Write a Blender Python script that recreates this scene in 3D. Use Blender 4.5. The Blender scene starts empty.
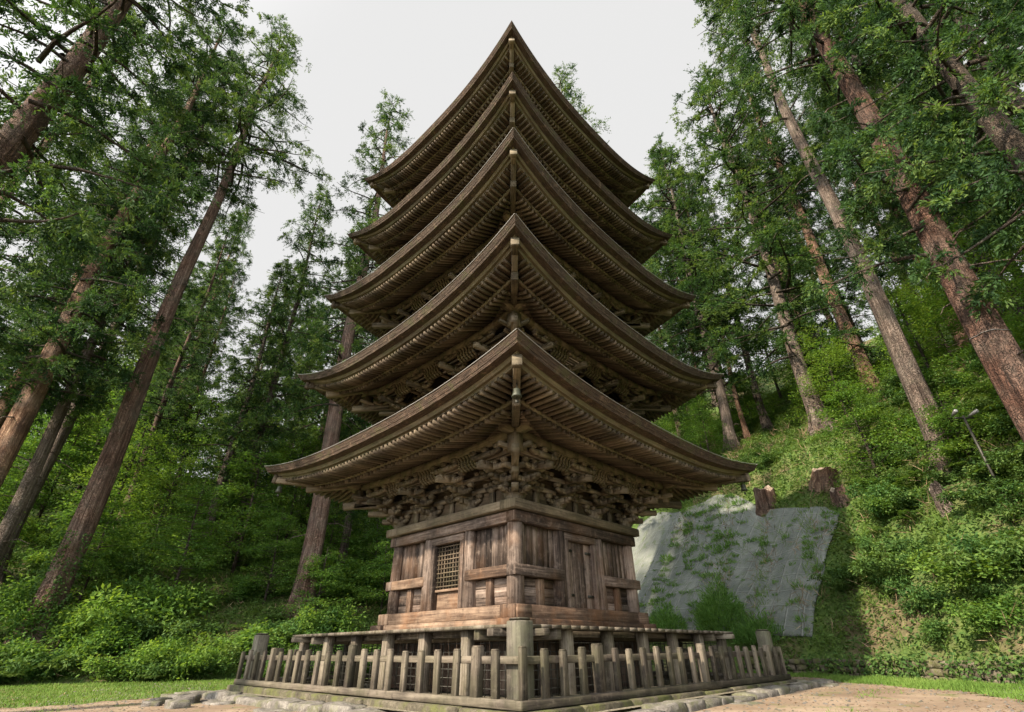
import bpy, math, random
import numpy as np
from mathutils import Vector, Matrix

random.seed(7)
RNG = np.random.default_rng(11)
R = math.radians
scene = bpy.context.scene
COL = scene.collection

# ------------------------------------------------------------------ camera
CAM = np.array([-0.211, -15.735, 1.073])
YAW, PIT, ROLL, FPX = 0.0141, 0.5318, -0.0082, 498.53
FW = np.array([math.sin(YAW) * math.cos(PIT), math.cos(YAW) * math.cos(PIT), math.sin(PIT)])
_r = np.array([math.cos(YAW), -math.sin(YAW), 0.0])
_u = np.cross(_r, FW)
RT = math.cos(ROLL) * _r + math.sin(ROLL) * _u
UP = -math.sin(ROLL) * _r + math.cos(ROLL) * _u
cam = bpy.data.objects.new('camera', bpy.data.cameras.new('camera'))
COL.objects.link(cam)
cam.matrix_world = Matrix(((RT[0], UP[0], -FW[0], CAM[0]), (RT[1], UP[1], -FW[1], CAM[1]),
                           (RT[2], UP[2], -FW[2], CAM[2]), (0, 0, 0, 1)))
cam.data.sensor_width = 36
cam.data.lens = FPX / 1024 * 36
cam.data.clip_end = 2000
cam.data.clip_start = 0.05
scene.camera = cam

# ------------------------------------------------------------------ light
SUN_EL = R(36)
SUN_DIR = np.array([-0.74, -0.67, 0.0])
SUN_DIR = SUN_DIR / np.linalg.norm(SUN_DIR) * math.cos(SUN_EL)
SUN_DIR[2] = math.sin(SUN_EL)
world = bpy.data.worlds.new('World')
scene.world = world
world.use_nodes = True
nt = world.node_tree
nt.nodes.clear()
sky = nt.nodes.new('ShaderNodeTexSky')
sky.sky_type = 'NISHITA'
sky.sun_disc = False
sky.sun_elevation = SUN_EL
sky.sun_rotation = math.atan2(SUN_DIR[0], SUN_DIR[1])
sky.dust_density = 3.0
hs = nt.nodes.new('ShaderNodeHueSaturation')
hs.inputs['Saturation'].default_value = 0.15
mixw = nt.nodes.new('ShaderNodeMix')
mixw.data_type = 'RGBA'
mixw.inputs[0].default_value = 0.92
mixw.inputs[7].default_value = (3.9, 3.88, 3.85, 1)
bg = nt.nodes.new('ShaderNodeBackground')
bg.inputs['Strength'].default_value = 0.1
wo = nt.nodes.new('ShaderNodeOutputWorld')
nt.links.new(sky.outputs[0], hs.inputs['Color'])
nt.links.new(hs.outputs[0], mixw.inputs[6])
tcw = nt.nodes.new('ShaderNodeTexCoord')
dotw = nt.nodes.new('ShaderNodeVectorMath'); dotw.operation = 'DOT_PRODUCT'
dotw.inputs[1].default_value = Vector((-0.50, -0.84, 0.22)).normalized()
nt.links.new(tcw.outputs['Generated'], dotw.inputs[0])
fill_glow = nt.nodes.new('ShaderNodeMapRange')  # added fill: sky made brighter in the half behind the camera
fill_glow.interpolation_type = 'SMOOTHSTEP'
fill_glow.inputs[1].default_value = -0.05; fill_glow.inputs[2].default_value = 0.95
fill_glow.inputs[3].default_value = 1.0; fill_glow.inputs[4].default_value = 4.0
nt.links.new(dotw.outputs['Value'], fill_glow.inputs[0])
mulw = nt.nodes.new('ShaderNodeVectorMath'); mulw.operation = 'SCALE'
nt.links.new(mixw.outputs[2], mulw.inputs[0]); nt.links.new(fill_glow.outputs[0], mulw.inputs['Scale'])
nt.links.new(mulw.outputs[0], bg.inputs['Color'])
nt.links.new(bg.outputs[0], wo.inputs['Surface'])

sun = bpy.data.objects.new('sun', bpy.data.lights.new('sun', 'SUN'))
COL.objects.link(sun)
sun.data.energy = 5.0
sun.data.angle = R(1.5)
sun.data.color = (1.0, 0.84, 0.64)
sun.rotation_euler = Vector(SUN_DIR).to_track_quat('Z', 'Y').to_euler()
sun.location = (-30, -20, 40)

scene.view_settings.view_transform = 'Standard'
scene.view_settings.look = 'None'
scene.view_settings.exposure = 1.15
scene.view_settings.gamma = 1.0
scene.view_settings.use_curve_mapping = False
scene.render.engine = 'CYCLES'
cy = scene.cycles
cy.use_denoising = True
cy.max_bounces = 7
cy.diffuse_bounces = 4
cy.glossy_bounces = 2
cy.transmission_bounces = 4
cy.transparent_max_bounces = 4
cy.caustics_reflective = False
cy.caustics_refractive = False

# ------------------------------------------------------------------ helpers
def ray(px, py):
    return FW + RT * (px - 512) / FPX - UP * (py - 356) / FPX

def at(px, py, dep):
    return CAM + ray(px, py) * dep

def tag(o, label=None, cat=None, group=None, kind=None):
    if label: o['label'] = label
    if cat: o['category'] = cat
    if group: o['group'] = group
    if kind: o['kind'] = kind
    return o

def empty(name, loc=(0, 0, 0), rz=0.0):
    o = bpy.data.objects.new(name, None)
    o.location = loc
    o.rotation_euler = (0, 0, rz)
    o.empty_display_size = 0.3
    COL.objects.link(o)
    return o

def link(name, me, parent=None, loc=None, rz=None):
    o = bpy.data.objects.new(name, me)
    COL.objects.link(o)
    if parent: o.parent = parent
    if loc is not None: o.location = loc
    if rz is not None: o.rotation_euler = (0, 0, rz)
    return o

def np_mesh(name, V, F, mat, tint=None, smooth=False, uv=None):
    """V (n,3), F (m,k) all faces with k corners"""
    V = np.asarray(V, dtype=np.float32)
    F = np.asarray(F, dtype=np.int32)
    me = bpy.data.meshes.new(name)
    m, k = F.shape
    me.vertices.add(len(V))
    me.vertices.foreach_set('co', V.ravel())
    me.loops.add(m * k)
    me.loops.foreach_set('vertex_index', F.ravel())
    me.polygons.add(m)
    me.polygons.foreach_set('loop_start', np.arange(0, m * k, k, dtype=np.int32))
    if smooth:
        me.polygons.foreach_set('use_smooth', np.ones(m, dtype=bool))
    if tint is not None:
        a = me.attributes.new('tint', 'FLOAT', 'FACE')
        a.data.foreach_set('value', np.asarray(tint, dtype=np.float32))
    if uv is not None:
        l = me.uv_layers.new(name='UVMap')
        l.data.foreach_set('uv', np.asarray(uv, dtype=np.float32).ravel())
    me.update(calc_edges=True)
    if mat: me.materials.append(mat)
    return me

class MB:
    """collects boxes, beams and quads (all quads) with wood-grain UVs and a per-piece tint"""
    def __init__(s):
        s.V = []; s.F = []; s.U = []; s.T = []
    def quad(s, p, uv=None, t=None):
        b = len(s.V)
        s.V += [tuple(map(float, q)) for q in p]
        s.F.append((b, b + 1, b + 2, b + 3))
        if uv is None:
            p = [Vector(q) for q in p]
            a = (p[1] - p[0]).length; c = (p[3] - p[0]).length
            o1, o2 = random.random() * 50, random.random() * 50
            uv = [(o1, o2), (o1 + a, o2), (o1 + a, o2 + c), (o1, o2 + c)] if a >= c else \
                 [(o1, o2), (o1, o2 + a), (o1 + c, o2 + a), (o1 + c, o2)]
        s.U += uv
        s.T.append(random.random() if t is None else t)
    def hexa(s, q, t=None):
        """q: 8 corners, 0-3 one end loop, 4-7 the other end loop (grain runs 0->4)"""
        t = random.random() if t is None else t
        q = [Vector(v) for v in q]
        o1, o2 = random.random() * 50, random.random() * 50
        b = len(s.V)
        s.V += [tuple(v) for v in q]
        L = (q[4] - q[0]).length
        d = [0]
        for i in range(4):
            d.append(d[-1] + (q[(i + 1) % 4] - q[i]).length)
        for i in range(4):
            j = (i + 1) % 4
            s.F.append((b + i, b + j, b + 4 + j, b + 4 + i))
            s.U += [(o1, o2 + d[i]), (o1, o2 + d[i + 1]), (o1 + L, o2 + d[i + 1]), (o1 + L, o2 + d[i])]
            s.T.append(t)
        for lp in ((3, 2, 1, 0), (4, 5, 6, 7)):
            s.F.append(tuple(b + i for i in lp))
            s.U += [(o1 + 9 + (i in (1, 2)) * .05, o2 + (i in (2, 3)) * d[1]) for i in range(4)]
            s.T.append(t)
    def beam(s, a, b, w, h, up=(0, 0, 1), w2=None, h2=None, t=None):
        a = Vector(a); b = Vector(b)
        d = (b - a).normalized()
        upv = Vector(up)
        if abs(d.dot(upv)) > .99: upv = Vector((1, 0, 0))
        sd = d.cross(upv).normalized()
        u = sd.cross(d).normalized()
        w2 = w if w2 is None else w2; h2 = h if h2 is None else h2
        f = lambda c, ww, hh: [c - sd * ww / 2 - u * hh / 2, c + sd * ww / 2 - u * hh / 2, c + sd * ww / 2 + u * hh / 2, c - sd * ww / 2 + u * hh / 2]
        s.hexa(f(a, w, h) + f(b, w2, h2), t)
    def box(s, x0, x1, y0, y1, z0, z1, ax=None, t=None):
        dims = (abs(x1 - x0), abs(y1 - y0), abs(z1 - z0))
        if ax is None: ax = dims.index(max(dims))
        if ax == 0:
            q = [(x0, y0, z0), (x0, y0, z1), (x0, y1, z1), (x0, y1, z0)]; e = [(x1,) + p[1:] for p in q]
        elif ax == 1:
            q = [(x0, y0, z0), (x1, y0, z0), (x1, y0, z1), (x0, y0, z1)]; e = [(p[0], y1, p[2]) for p in q]
        else:
            q = [(x0, y0, z0), (x0, y1, z0), (x1, y1, z0), (x1, y0, z0)]; e = [p[:2] + (z1,) for p in q]
        s.hexa(q + e, t)
    def tube(s, pts, rad, n=8, t=None, cap=True, wob=0.0):
        t = random.random() if t is None else t
        pts = [Vector(p) for p in pts]
        b = len(s.V); o1 = random.random() * 50
        rings = []; L = 0; Ls = []
        for i, p in enumerate(pts):
            d = (pts[min(i + 1, len(pts) - 1)] - pts[max(i - 1, 0)]).normalized()
            x = d.cross(Vector((0.31, 0.95, 0.05))).normalized()
            if x.length < .1: x = Vector((1, 0, 0))
            y = d.cross(x).normalized()
            if i: L += (p - pts[i - 1]).length
            Ls.append(L)
            for k in range(n):
                a = 2 * math.pi * k / n
                r = rad[i] * (1 + wob * random.uniform(-1, 1))
                s.V.append(tuple(p + x * math.cos(a) * r + y * math.sin(a) * r))
        for i in range(len(pts) - 1):
            for k in range(n):
                k2 = (k + 1) % n
                s.F.append((b + i * n + k, b + (i + 1) * n + k, b + (i + 1) * n + k2, b + i * n + k2))
                c0 = k / n * 6.28 * rad[0]; c1 = (k + 1) / n * 6.28 * rad[0]
                s.U += [(o1 + Ls[i], c0), (o1 + Ls[i + 1], c0), (o1 + Ls[i + 1], c1), (o1 + Ls[i], c1)]
                s.T.append(t)
        if cap:
            for i in (0, len(pts) - 1):
                c = len(s.V); s.V.append(tuple(pts[i]))
                for k in range(0, n, 2):
                    f = (c, b + i * n + k, b + i * n + (k + 1) % n, b + i * n + (k + 2) % n)
                    s.F.append(f if i == 0 else (f[0], f[3], f[2], f[1]))
                    s.U += [(o1, 0), (o1, .1), (o1, .2), (o1, .3)]
                    s.T.append(t)
    def build(s, name, mat, parent=None, smooth=False, bevel=0.0):
        if isinstance(mat, str): mat = M[mat]
        me = np_mesh(name, s.V, s.F, mat, s.T, smooth, s.U)
        o = link(name, me, parent)
        if bevel:
            bv = o.modifiers.new('bevel', 'BEVEL'); bv.width = bevel; bv.segments = 1; bv.limit_method = 'ANGLE'
        return o

# ------------------------------------------------------------------ materials
M = {}
class NT:
    def __init__(s, name):
        s.m = bpy.data.materials.new(name); s.m.use_nodes = True
        s.t = s.m.node_tree; s.t.nodes.clear()
        M[name] = s.m
    def n(s, typ, **kw):
        nd = s.t.nodes.new(typ)
        for k, v in kw.items():
            if k.startswith('i_'):
                key = k[2:]
                key = int(key) if key.isdigit() else key.replace('_', ' ')
                sock = nd.inputs[key]
                if isinstance(v, bpy.types.NodeSocket): s.t.links.new(v, sock)
                else: sock.default_value = v
            else: setattr(nd, k, v)
        return nd
    def l(s, a, b): s.t.links.new(a, b)
    def noise(s, vec, scale, detail=4, rough=.6, sc3=None):
        if sc3 is not None:
            mp = s.n('ShaderNodeMapping'); mp.inputs['Scale'].default_value = sc3
            s.l(vec, mp.inputs['Vector']); vec = mp.outputs[0]
        return s.n('ShaderNodeTexNoise', i_Vector=vec, i_Scale=scale, i_Detail=detail, i_Roughness=rough).outputs[0]
    def ramp(s, fac, stops):
        r = s.n('ShaderNodeValToRGB'); s.l(fac, r.inputs[0])
        e = r.color_ramp.elements
        while len(e) < len(stops): e.new(.5)
        for i, (p, c) in enumerate(stops):
            e[i].position = p; e[i].color = c if len(c) == 4 else tuple(c) + (1,)
        return r.outputs[0]
    def mix(s, f, a, b, mode='MIX'):
        m = s.n('ShaderNodeMix', data_type='RGBA', blend_type=mode)
        for v, k in ((f, 0), (a, 6), (b, 7)):
            if isinstance(v, bpy.types.NodeSocket): s.l(v, m.inputs[k])
            else: m.inputs[k].default_value = v if k == 0 or len(v) == 4 else tuple(v) + (1,)
        return m.outputs[2]
    def math(s, op, a, b=0.0, c=None):
        m = s.n('ShaderNodeMath', operation=op)
        for v, k in ((a, 0), (b, 1)) + (((c, 2),) if c is not None else ()):
            if isinstance(v, bpy.types.NodeSocket): s.l(v, m.inputs[k])
            else: m.inputs[k].default_value = v
        return m.outputs[0]
    def out(s, col, rough=.85, bump=None, bs=.5, bd=.02, spec=.25, metal=0.0):
        p = s.n('ShaderNodeBsdfPrincipled')
        for v, k in ((col, 'Base Color'), (rough, 'Roughness'), (spec, 'Specular IOR Level'), (metal, 'Metallic')):
            if isinstance(v, bpy.types.NodeSocket): s.l(v, p.inputs[k])
            else: p.inputs[k].default_value = v if not isinstance(v, tuple) or len(v) == 4 else v + (1,)
        if bump is not None:
            b = s.n('ShaderNodeBump', i_Strength=bs, i_Distance=bd, i_Height=bump)
            s.l(b.outputs[0], p.inputs['Normal'])
        o = s.n('ShaderNodeOutputMaterial'); s.l(p.outputs[0], o.inputs[0])
        return s.m
    def coord(s, k='Object'): return s.n('ShaderNodeTexCoord').outputs[k]
    def attr(s, name='tint'): return s.n('ShaderNodeAttribute', attribute_name=name).outputs['Fac']

def wood(name, dark, mid, light, moss=0.0, mosscol=(.09, .095, .04), stain=0.0, stcol=(.3, .13, .045), grain=30):
    t = NT(name)
    uv = t.coord('UV'); ob = t.coord('Object')
    g = t.noise(uv, 1.0, 5, .65, (1.3, grain, 1))
    g2 = t.noise(uv, 1.0, 3, .5, (.35, 5, 1))
    big = t.noise(ob, 1.1, 4, .6)
    f = t.math('ADD', t.math('MULTIPLY', g, .6), t.math('MULTIPLY', g2, .4))
    f = t.math('ADD', f, t.math('MULTIPLY', t.math('SUBTRACT', t.attr(), .5), .22))
    c = t.ramp(f, [(.35, dark), (.5, mid), (.66, light)])
    c = t.mix(t.ramp(big, [(.36, (0, 0, 0)), (.62, (.85, .85, .85))]), c, t.mix(1.0, c, (.42, .42, .43), 'MULTIPLY'))
    blot = t.noise(ob, 7.0, 5, .75)
    c = t.mix(t.ramp(blot, [(.53, (0, 0, 0)), (.66, (.55, .55, .55))]), c, t.mix(.5, c, light))
    c = t.mix(t.ramp(blot, [(.30, (.8, .8, .8)), (.44, (0, 0, 0))]), c, dark)
    if stain:
        sf = t.ramp(t.noise(ob, .9, 4, .65), [(.47, (0, 0, 0)), (.63, (1, 1, 1))])
        c = t.mix(t.math('MULTIPLY', sf, stain), c, t.mix(t.math('MULTIPLY', g, .7), stcol, dark))
    if moss:
        mf = t.ramp(t.noise(ob, 1.7, 5, .7), [(.42, (0, 0, 0)), (.62, (1, 1, 1))])
        c = t.mix(t.math('MULTIPLY', mf, moss), c, mosscol)
    return t.out(c, .82, t.math('ADD', g, t.math('MULTIPLY', g2, .6)), .6, .012)

wood('wood_wall', (.026, .019, .016), (.120, .090, .074), (.33, .265, .225), stain=.22, stcol=(.30, .15, .07), grain=22)
wood('wood_sill', (.04, .025, .018), (.135, .088, .062), (.29, .21, .15), stain=.42, stcol=(.27, .125, .052), grain=22)
wood('wood_eave', (.035, .026, .019), (.105, .079, .056), (.20, .158, .115), moss=.2)
wood('wood_fascia', (.055, .044, .029), (.15, .122, .080), (.27, .225, .15), moss=.5, mosscol=(.10, .105, .052))
wood('wood_bracket', (.045, .036, .026), (.15, .122, .086), (.29, .24, .175), moss=.25, mosscol=(.10, .097, .05))
wood('wood_deck', (.05, .041, .032), (.145, .122, .096), (.29, .255, .21), moss=.25)
wood('wood_fence', (.026, .021, .017), (.082, .068, .053), (.185, .158, .125), moss=.22, mosscol=(.10, .105, .05), grain=18)
wood('wood_post', (.035, .031, .026), (.10, .09, .073), (.20, .182, .15), moss=.4, mosscol=(.11, .12, .07))

t = NT('roof_shingle')
ob = t.coord(); uv = t.coord('UV')
lay = t.noise(uv, 1.0, 4, .6, (3, 60, 1))
big = t.noise(ob, 1.3, 5, .7)
c = t.ramp(lay, [(.34, (.018, .014, .011)), (.5, (.052, .040, .031)), (.68, (.115, .09, .07))])
c = t.mix(t.ramp(big, [(.42, (0, 0, 0)), (.65, (1, 1, 1))]), c, t.mix(.6, c, (.06, .05, .042)))
oi = t.n('ShaderNodeObjectInfo').outputs['Random']
mo = t.noise(ob, 2.6, 6, .75)
c = t.mix(t.ramp(mo, [(.52, (0, 0, 0)), (.63, (.75, .75, .75))]), c, (.062, .066, .032))
c = t.mix(t.ramp(t.noise(ob, 5.5, 5, .75), [(.55, (0, 0, 0)), (.66, (.7, .7, .7))]), c, (.15, .115, .085))
c = t.mix(t.math('MULTIPLY', oi, .4), c, t.mix(1.0, c, (1.15, .82, .68), 'MULTIPLY'))
t.out(c, .9, t.math('ADD', lay, mo), 1.0, .04)

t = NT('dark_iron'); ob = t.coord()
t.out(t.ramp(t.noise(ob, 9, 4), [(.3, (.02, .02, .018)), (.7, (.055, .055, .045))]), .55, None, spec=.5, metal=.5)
t = NT('verdigris_bronze'); ob = t.coord()
t.out(t.ramp(t.noise(ob, 14, 4), [(.35, (.025, .028, .02)), (.7, (.065, .075, .055))]), .6, None, spec=.5, metal=.35)
t = NT('pale_cable'); t.out((.2, .195, .19), .6)
t = NT('grey_steel'); ob = t.coord()
t.out(t.ramp(t.noise(ob, 8, 3), [(.3, (.10, .10, .105)), (.7, (.24, .24, .24))]), .45, None, spec=.5, metal=.3)
t = NT('lamp_glass'); t.out((.3, .31, .31), .2, None, spec=.6)

def bark(name, dark, mid, light, moss=.2):
    t = NT(name)
    ob = t.coord(); oi = t.n('ShaderNodeObjectInfo').outputs['Random']
    f1 = t.noise(ob, 1.0, 6, .7, (16, 16, .55))
    f2 = t.noise(ob, 1.0, 4, .6, (4.0, 4.0, .35))
    mpv = t.n('ShaderNodeMapping'); mpv.inputs['Scale'].default_value = (11, 11, .75); t.l(t.n('ShaderNodeVectorMath', operation='ADD', i_0=ob, i_1=t.n('ShaderNodeTexNoise', i_Vector=ob, i_Scale=3.0).outputs['Color']).outputs[0], mpv.inputs['Vector'])
    vor = t.n('ShaderNodeTexVoronoi', feature='DISTANCE_TO_EDGE', i_Vector=mpv.outputs[0], i_Scale=1.0).outputs['Distance']
    plate = t.ramp(vor, [(.0, (0, 0, 0)), (.16, (1, 1, 1))])
    pat = t.noise(ob, .8, 4, .6)
    f = t.math('ADD', t.math('MULTIPLY', f1, .65), t.math('MULTIPLY', f2, .35))
    c = t.ramp(f, [(.38, dark), (.5, mid), (.63, light)])
    blk = t.noise(ob, 1.0, 4, .65, (2.2, 2.2, .9))
    c = t.mix(t.ramp(blk, [(.38, (.8, .8, .8)), (.5, (0, 0, 0))]), c, t.mix(.75, c, dark))
    c = t.mix(t.math('MULTIPLY', t.math('SUBTRACT', 1.0, plate), .5), c, dark)
    c = t.mix(t.ramp(pat, [(.42, (0, 0, 0)), (.66, (.6, .6, .6))]), c, t.mix(.55, c, (.22, .2, .18)))
    c = t.mix(t.math('MULTIPLY', t.ramp(t.noise(ob, 1.6, 5, .7), [(.5, (0, 0, 0)), (.68, (1, 1, 1))]), moss), c, (.07, .08, .035))
    c = t.mix(t.math('MULTIPLY', oi, .35), c, t.mix(1.0, c, (.75, .82, .9), 'MULTIPLY'))
    return t.out(c, .92, t.math('ADD', t.math('ADD', f1, f2), t.math('MULTIPLY', plate, .6)), 1.0, .12)
bark('bark_red', (.05, .029, .022), (.21, .125, .095), (.42, .30, .24))
bark('bark_deep', (.034, .018, .013), (.135, .068, .048), (.29, .175, .13), .12)
bark('bark_grey', (.05, .037, .03), (.19, .145, .12), (.38, .315, .27), .25)
bark('bark_dark', (.03, .023, .018), (.075, .055, .042), (.14, .105, .08), .3)
bark('bark_orange', (.065, .033, .022), (.27, .155, .10), (.50, .35, .24), .1)

def leaf(name, dark, mid, light, trans=.3):
    t = NT(name)
    oi = t.n('ShaderNodeObjectInfo').outputs['Random']
    f = t.math('ADD', t.attr(), t.math('MULTIPLY', t.math('SUBTRACT', oi, .5), .3))
    c = t.ramp(f, [(.05, dark), (.5, mid), (.95, light)])
    p = t.n('ShaderNodeBsdfPrincipled', i_Base_Color=c, i_Roughness=.7)
    p.inputs['Specular IOR Level'].default_value = .15
    tr = t.n('ShaderNodeBsdfTranslucent', i_Color=t.mix(1.0, c, (1.25, 1.2, .55), 'MULTIPLY'))
    mx = t.n('ShaderNodeMixShader', i_0=trans); t.l(p.outputs[0], mx.inputs[1]); t.l(tr.outputs[0], mx.inputs[2])
    o = t.n('ShaderNodeOutputMaterial'); t.l(mx.outputs[0], o.inputs[0])
leaf('leaf_cedar', (.018, .046, .019), (.050, .108, .036), (.125, .19, .05), .4)
leaf('leaf_broad', (.048, .115, .028), (.10, .20, .042), (.18, .28, .055), .48)
leaf('leaf_shrub', (.038, .095, .03), (.078, .165, .046), (.15, .235, .06), .4)
leaf('leaf_cover', (.034, .078, .025), (.072, .142, .038), (.135, .20, .052), .36)
leaf('leaf_reed', (.065, .15, .04), (.125, .25, .062), (.19, .32, .09), .45)
leaf('grass_blade', (.06, .115, .022), (.105, .19, .034), (.165, .245, .06), .3)

t = NT('soil')
ob = t.coord()
a = t.noise(ob, .35, 6, .65); b = t.noise(ob, 3.5, 6, .7)
c = t.ramp(b, [(.3, (.05, .042, .024)), (.5, (.10, .085, .046)), (.72, (.18, .15, .085))])
g = t.ramp(b, [(.3, (.04, .075, .018)), (.7, (.10, .155, .036))])
c = t.mix(t.ramp(a, [(.38, (0, 0, 0)), (.52, (1, 1, 1))]), c, g)
t.out(c, .95, b, .7, .08)
t = NT('lawn_turf'); ob = t.coord()
a = t.noise(ob, .5, 5, .6); b = t.noise(ob, 9, 5, .7)
c = t.mix(a, (.07, .12, .025), (.13, .18, .045))
c = t.mix(t.ramp(b, [(.35, (0, 0, 0)), (.7, (.7, .7, .7))]), c, (.15, .13, .07))
t.out(c, .95, b, .6, .03)
t = NT('dirt'); ob = t.coord()
a = t.noise(ob, .45, 6, .65); b = t.noise(ob, 7, 6, .7); d = t.noise(ob, 60, 3, .6)
c = t.ramp(a, [(.35, (.155, .112, .078)), (.5, (.225, .168, .12)), (.66, (.33, .26, .19))])
c = t.mix(t.math('MULTIPLY', b, .6), c, t.mix(.7, c, (.14, .10, .07)))
c = t.mix(t.ramp(t.noise(ob, 1.3, 6, .75), [(.54, (0, 0, 0)), (.64, (.8, .8, .8))]), c, (.10, .13, .035))
t.out(c, .95, t.math('ADD', b, t.math('MULTIPLY', d, .5)), .6, .03)
t = NT('gravel'); ob = t.coord()
vo = t.n('ShaderNodeTexVoronoi', i_Vector=ob, i_Scale=22.0)
c = t.mix(t.noise(ob, 2, 5, .6), t.ramp(vo.outputs['Color'], [(.2, (.12, .105, .085)), (.8, (.30, .27, .23))]), (.11, .10, .055))
t.out(c, .9, vo.outputs['Distance'], .7, .03)

def stone(name, dark, mid, light, moss):
    t = NT(name); ob = t.coord(); oi = t.n('ShaderNodeObjectInfo').outputs['Random']
    w = t.n('ShaderNodeVectorMath', operation='ADD', i_0=ob)
    cb = t.n('ShaderNodeCombineXYZ'); t.l(t.math('MULTIPLY', oi, 40), cb.inputs[0]); t.l(cb.outputs[0], w.inputs[1])
    v = w.outputs[0]
    a = t.noise(v, 4.5, 6, .7); b = t.noise(v, 26, 4, .6)
    c = t.ramp(t.math('ADD', t.math('MULTIPLY', a, .65), t.math('MULTIPLY', b, .35)), [(.33, dark), (.5, mid), (.68, light)])
    c = t.mix(t.math('MULTIPLY', t.ramp(t.noise(v, 2.1, 5, .7), [(.48, (0, 0, 0)), (.62, (1, 1, 1))]), moss), c, (.085, .095, .028))
    t.out(c, .9, t.math('ADD', a, t.math('MULTIPLY', b, .5)), .8, .04)
stone('kerb_rock', (.042, .039, .035), (.125, .116, .105), (.25, .235, .212), .5)
stone('plinth_rock', (.024, .022, .016), (.07, .062, .044), (.15, .132, .10), .8)
stone('wall_rock', (.04, .034, .026), (.11, .095, .07), (.2, .18, .14), .8)

t = NT('geotextile'); uv = t.coord('UV'); ob = t.coord()
sx = t.n('ShaderNodeSeparateXYZ'); t.l(uv, sx.inputs[0])
fr = t.math('FRACT', t.math('ADD', sx.outputs[0], t.math('MULTIPLY', t.noise(uv, 1.5, 3), .08)))
seam = t.ramp(t.math('ABSOLUTE', t.math('SUBTRACT', fr, .5)), [(.0, (1, 1, 1)), (.03, (.7, .7, .7)), (.06, (0, 0, 0))])
fr2 = t.math('FRACT', t.math('ADD', sx.outputs[1], t.math('MULTIPLY', t.noise(uv, 2.2, 3), .1)))
seam = t.math('MAXIMUM', seam, t.math('MULTIPLY', t.ramp(t.math('ABSOLUTE', t.math('SUBTRACT', fr2, .5)), [(.0, (1, 1, 1)), (.05, (0, 0, 0))]), .35))
fine = t.noise(uv, 30, 4, .7); big = t.noise(uv, .9, 6, .7)
c = t.ramp(big, [(.3, (.09, .105, .10)), (.5, (.145, .162, .152)), (.7, (.22, .236, .22))])
c = t.mix(t.math('MULTIPLY', fine, .35), c, (.12, .135, .12))
c = t.mix(t.math('MULTIPLY', seam, t.math('MULTIPLY', t.noise(uv, 6, 4, .7), .85)), c, (.36, .37, .355))
c = t.mix(t.ramp(t.noise(uv, 1.9, 6, .75), [(.53, (0, 0, 0)), (.64, (.8, .8, .8))]), c, (.08, .115, .045))
t.out(c, .9, t.math('ADD', t.math('MULTIPLY', seam, 1.4), t.math('ADD', t.math('MULTIPLY', fine, .5), big)), .7, .08)
t = NT('cut_wood'); ob = t.coord()
a = t.noise(ob, 1.0, 5, .65, (9, 9, 1.2))
t.out(t.ramp(a, [(.36, (.09, .062, .046)), (.5, (.215, .165, .13)), (.64, (.34, .285, .235))]), .9, a, .8, .05)

# ------------------------------------------------------------------ terrain
TOE = np.array([(40, -60), (16, -22), (13.2, -10), (12.6, -1), (11.3, 5.5), (8.8, 10), (4.5, 13.5), (-2, 15.5), (-8, 13.2), (-14, 10.2), (-20, 8), (-30, 4), (-60, -14), (-130, -60)], float)
def seg_dist(x, y):
    best = np.full(x.shape, 1e9); sgn = np.ones(x.shape)
    for (ax, ay), (bx, by) in zip(TOE[:-1], TOE[1:]):
        dx, dy = bx - ax, by - ay
        tt = np.clip(((x - ax) * dx + (y - ay) * dy) / (dx * dx + dy * dy), 0, 1)
        ex, ey = x - ax - tt * dx, y - ay - tt * dy
        d = np.hypot(ex, ey)
        side = np.where(dx * (y - ay) - dy * (x - ax) > 0, -1.0, 1.0)   # right of travel = hill
        m = d < best - 1e-9
        best = np.where(m, d, best); sgn = np.where(m, side, sgn)
    return best * sgn
def sstep(v, a, b):
    q = np.clip((v - a) / (b - a), 0, 1); return q * q * (3 - 2 * q)
def wav(x, y, s, o=0.0):
    return (np.sin(x * s + 1.3 + o) * np.cos(y * s * .9 - .7 + o) + .5 * np.sin(x * s * 2.3 - y * s * 1.7 + o * 2)) / 1.5
def height(x, y):
    x = np.asarray(x, float); y = np.asarray(y, float)
    s = seg_dist(x, y)
    az = np.degrees(np.arctan2(y + 2, x))
    rm = 1 - sstep(az, 62, 108)
    rm = np.where(y < -20, 1.0, rm)
    steep = 1.18 * rm + .46 * (1 - rm)
    sp = np.maximum(s, 0)
    lim1 = 9.5 * rm + 14 * (1 - rm)
    up = steep * np.minimum(sp, lim1) + (.62 * rm + .40 * (1 - rm)) * np.clip(sp - lim1, 0, 45) + .1 * np.clip(sp - lim1 - 45, 0, 200)
    soft = sstep(sp, 0, 1.5)
    bank = .5 * sstep(s, -.05, .5) * rm * sstep(-np.abs(y - 0) , -14, -8)
    flat = .07 + .0085 * np.clip(x, -14, 14)
    return flat + up * (.55 + .45 * soft) * (1 + 0) + bank + sstep(sp, .5, 5) * (.35 * wav(x, y, .45) + .18 * wav(x, y, 1.1, 2.0)) + .012 * wav(x, y, 1.9, 1.0)
def gz(x, y):
    return float(height(np.array([x]), np.array([y]))[0])
def ground_at(px, py, d0=8.0, d1=120.0):
    """where the sight line through a photo pixel meets the ground"""
    ds = np.linspace(d0, d1, 3000); P = CAM + ray(px, py)[None, :] * ds[:, None]
    hh = height(P[:, 0], P[:, 1]); k = np.nonzero(P[:, 2] < hh)[0]
    return P[k[0]] if len(k) else P[-1]

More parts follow.
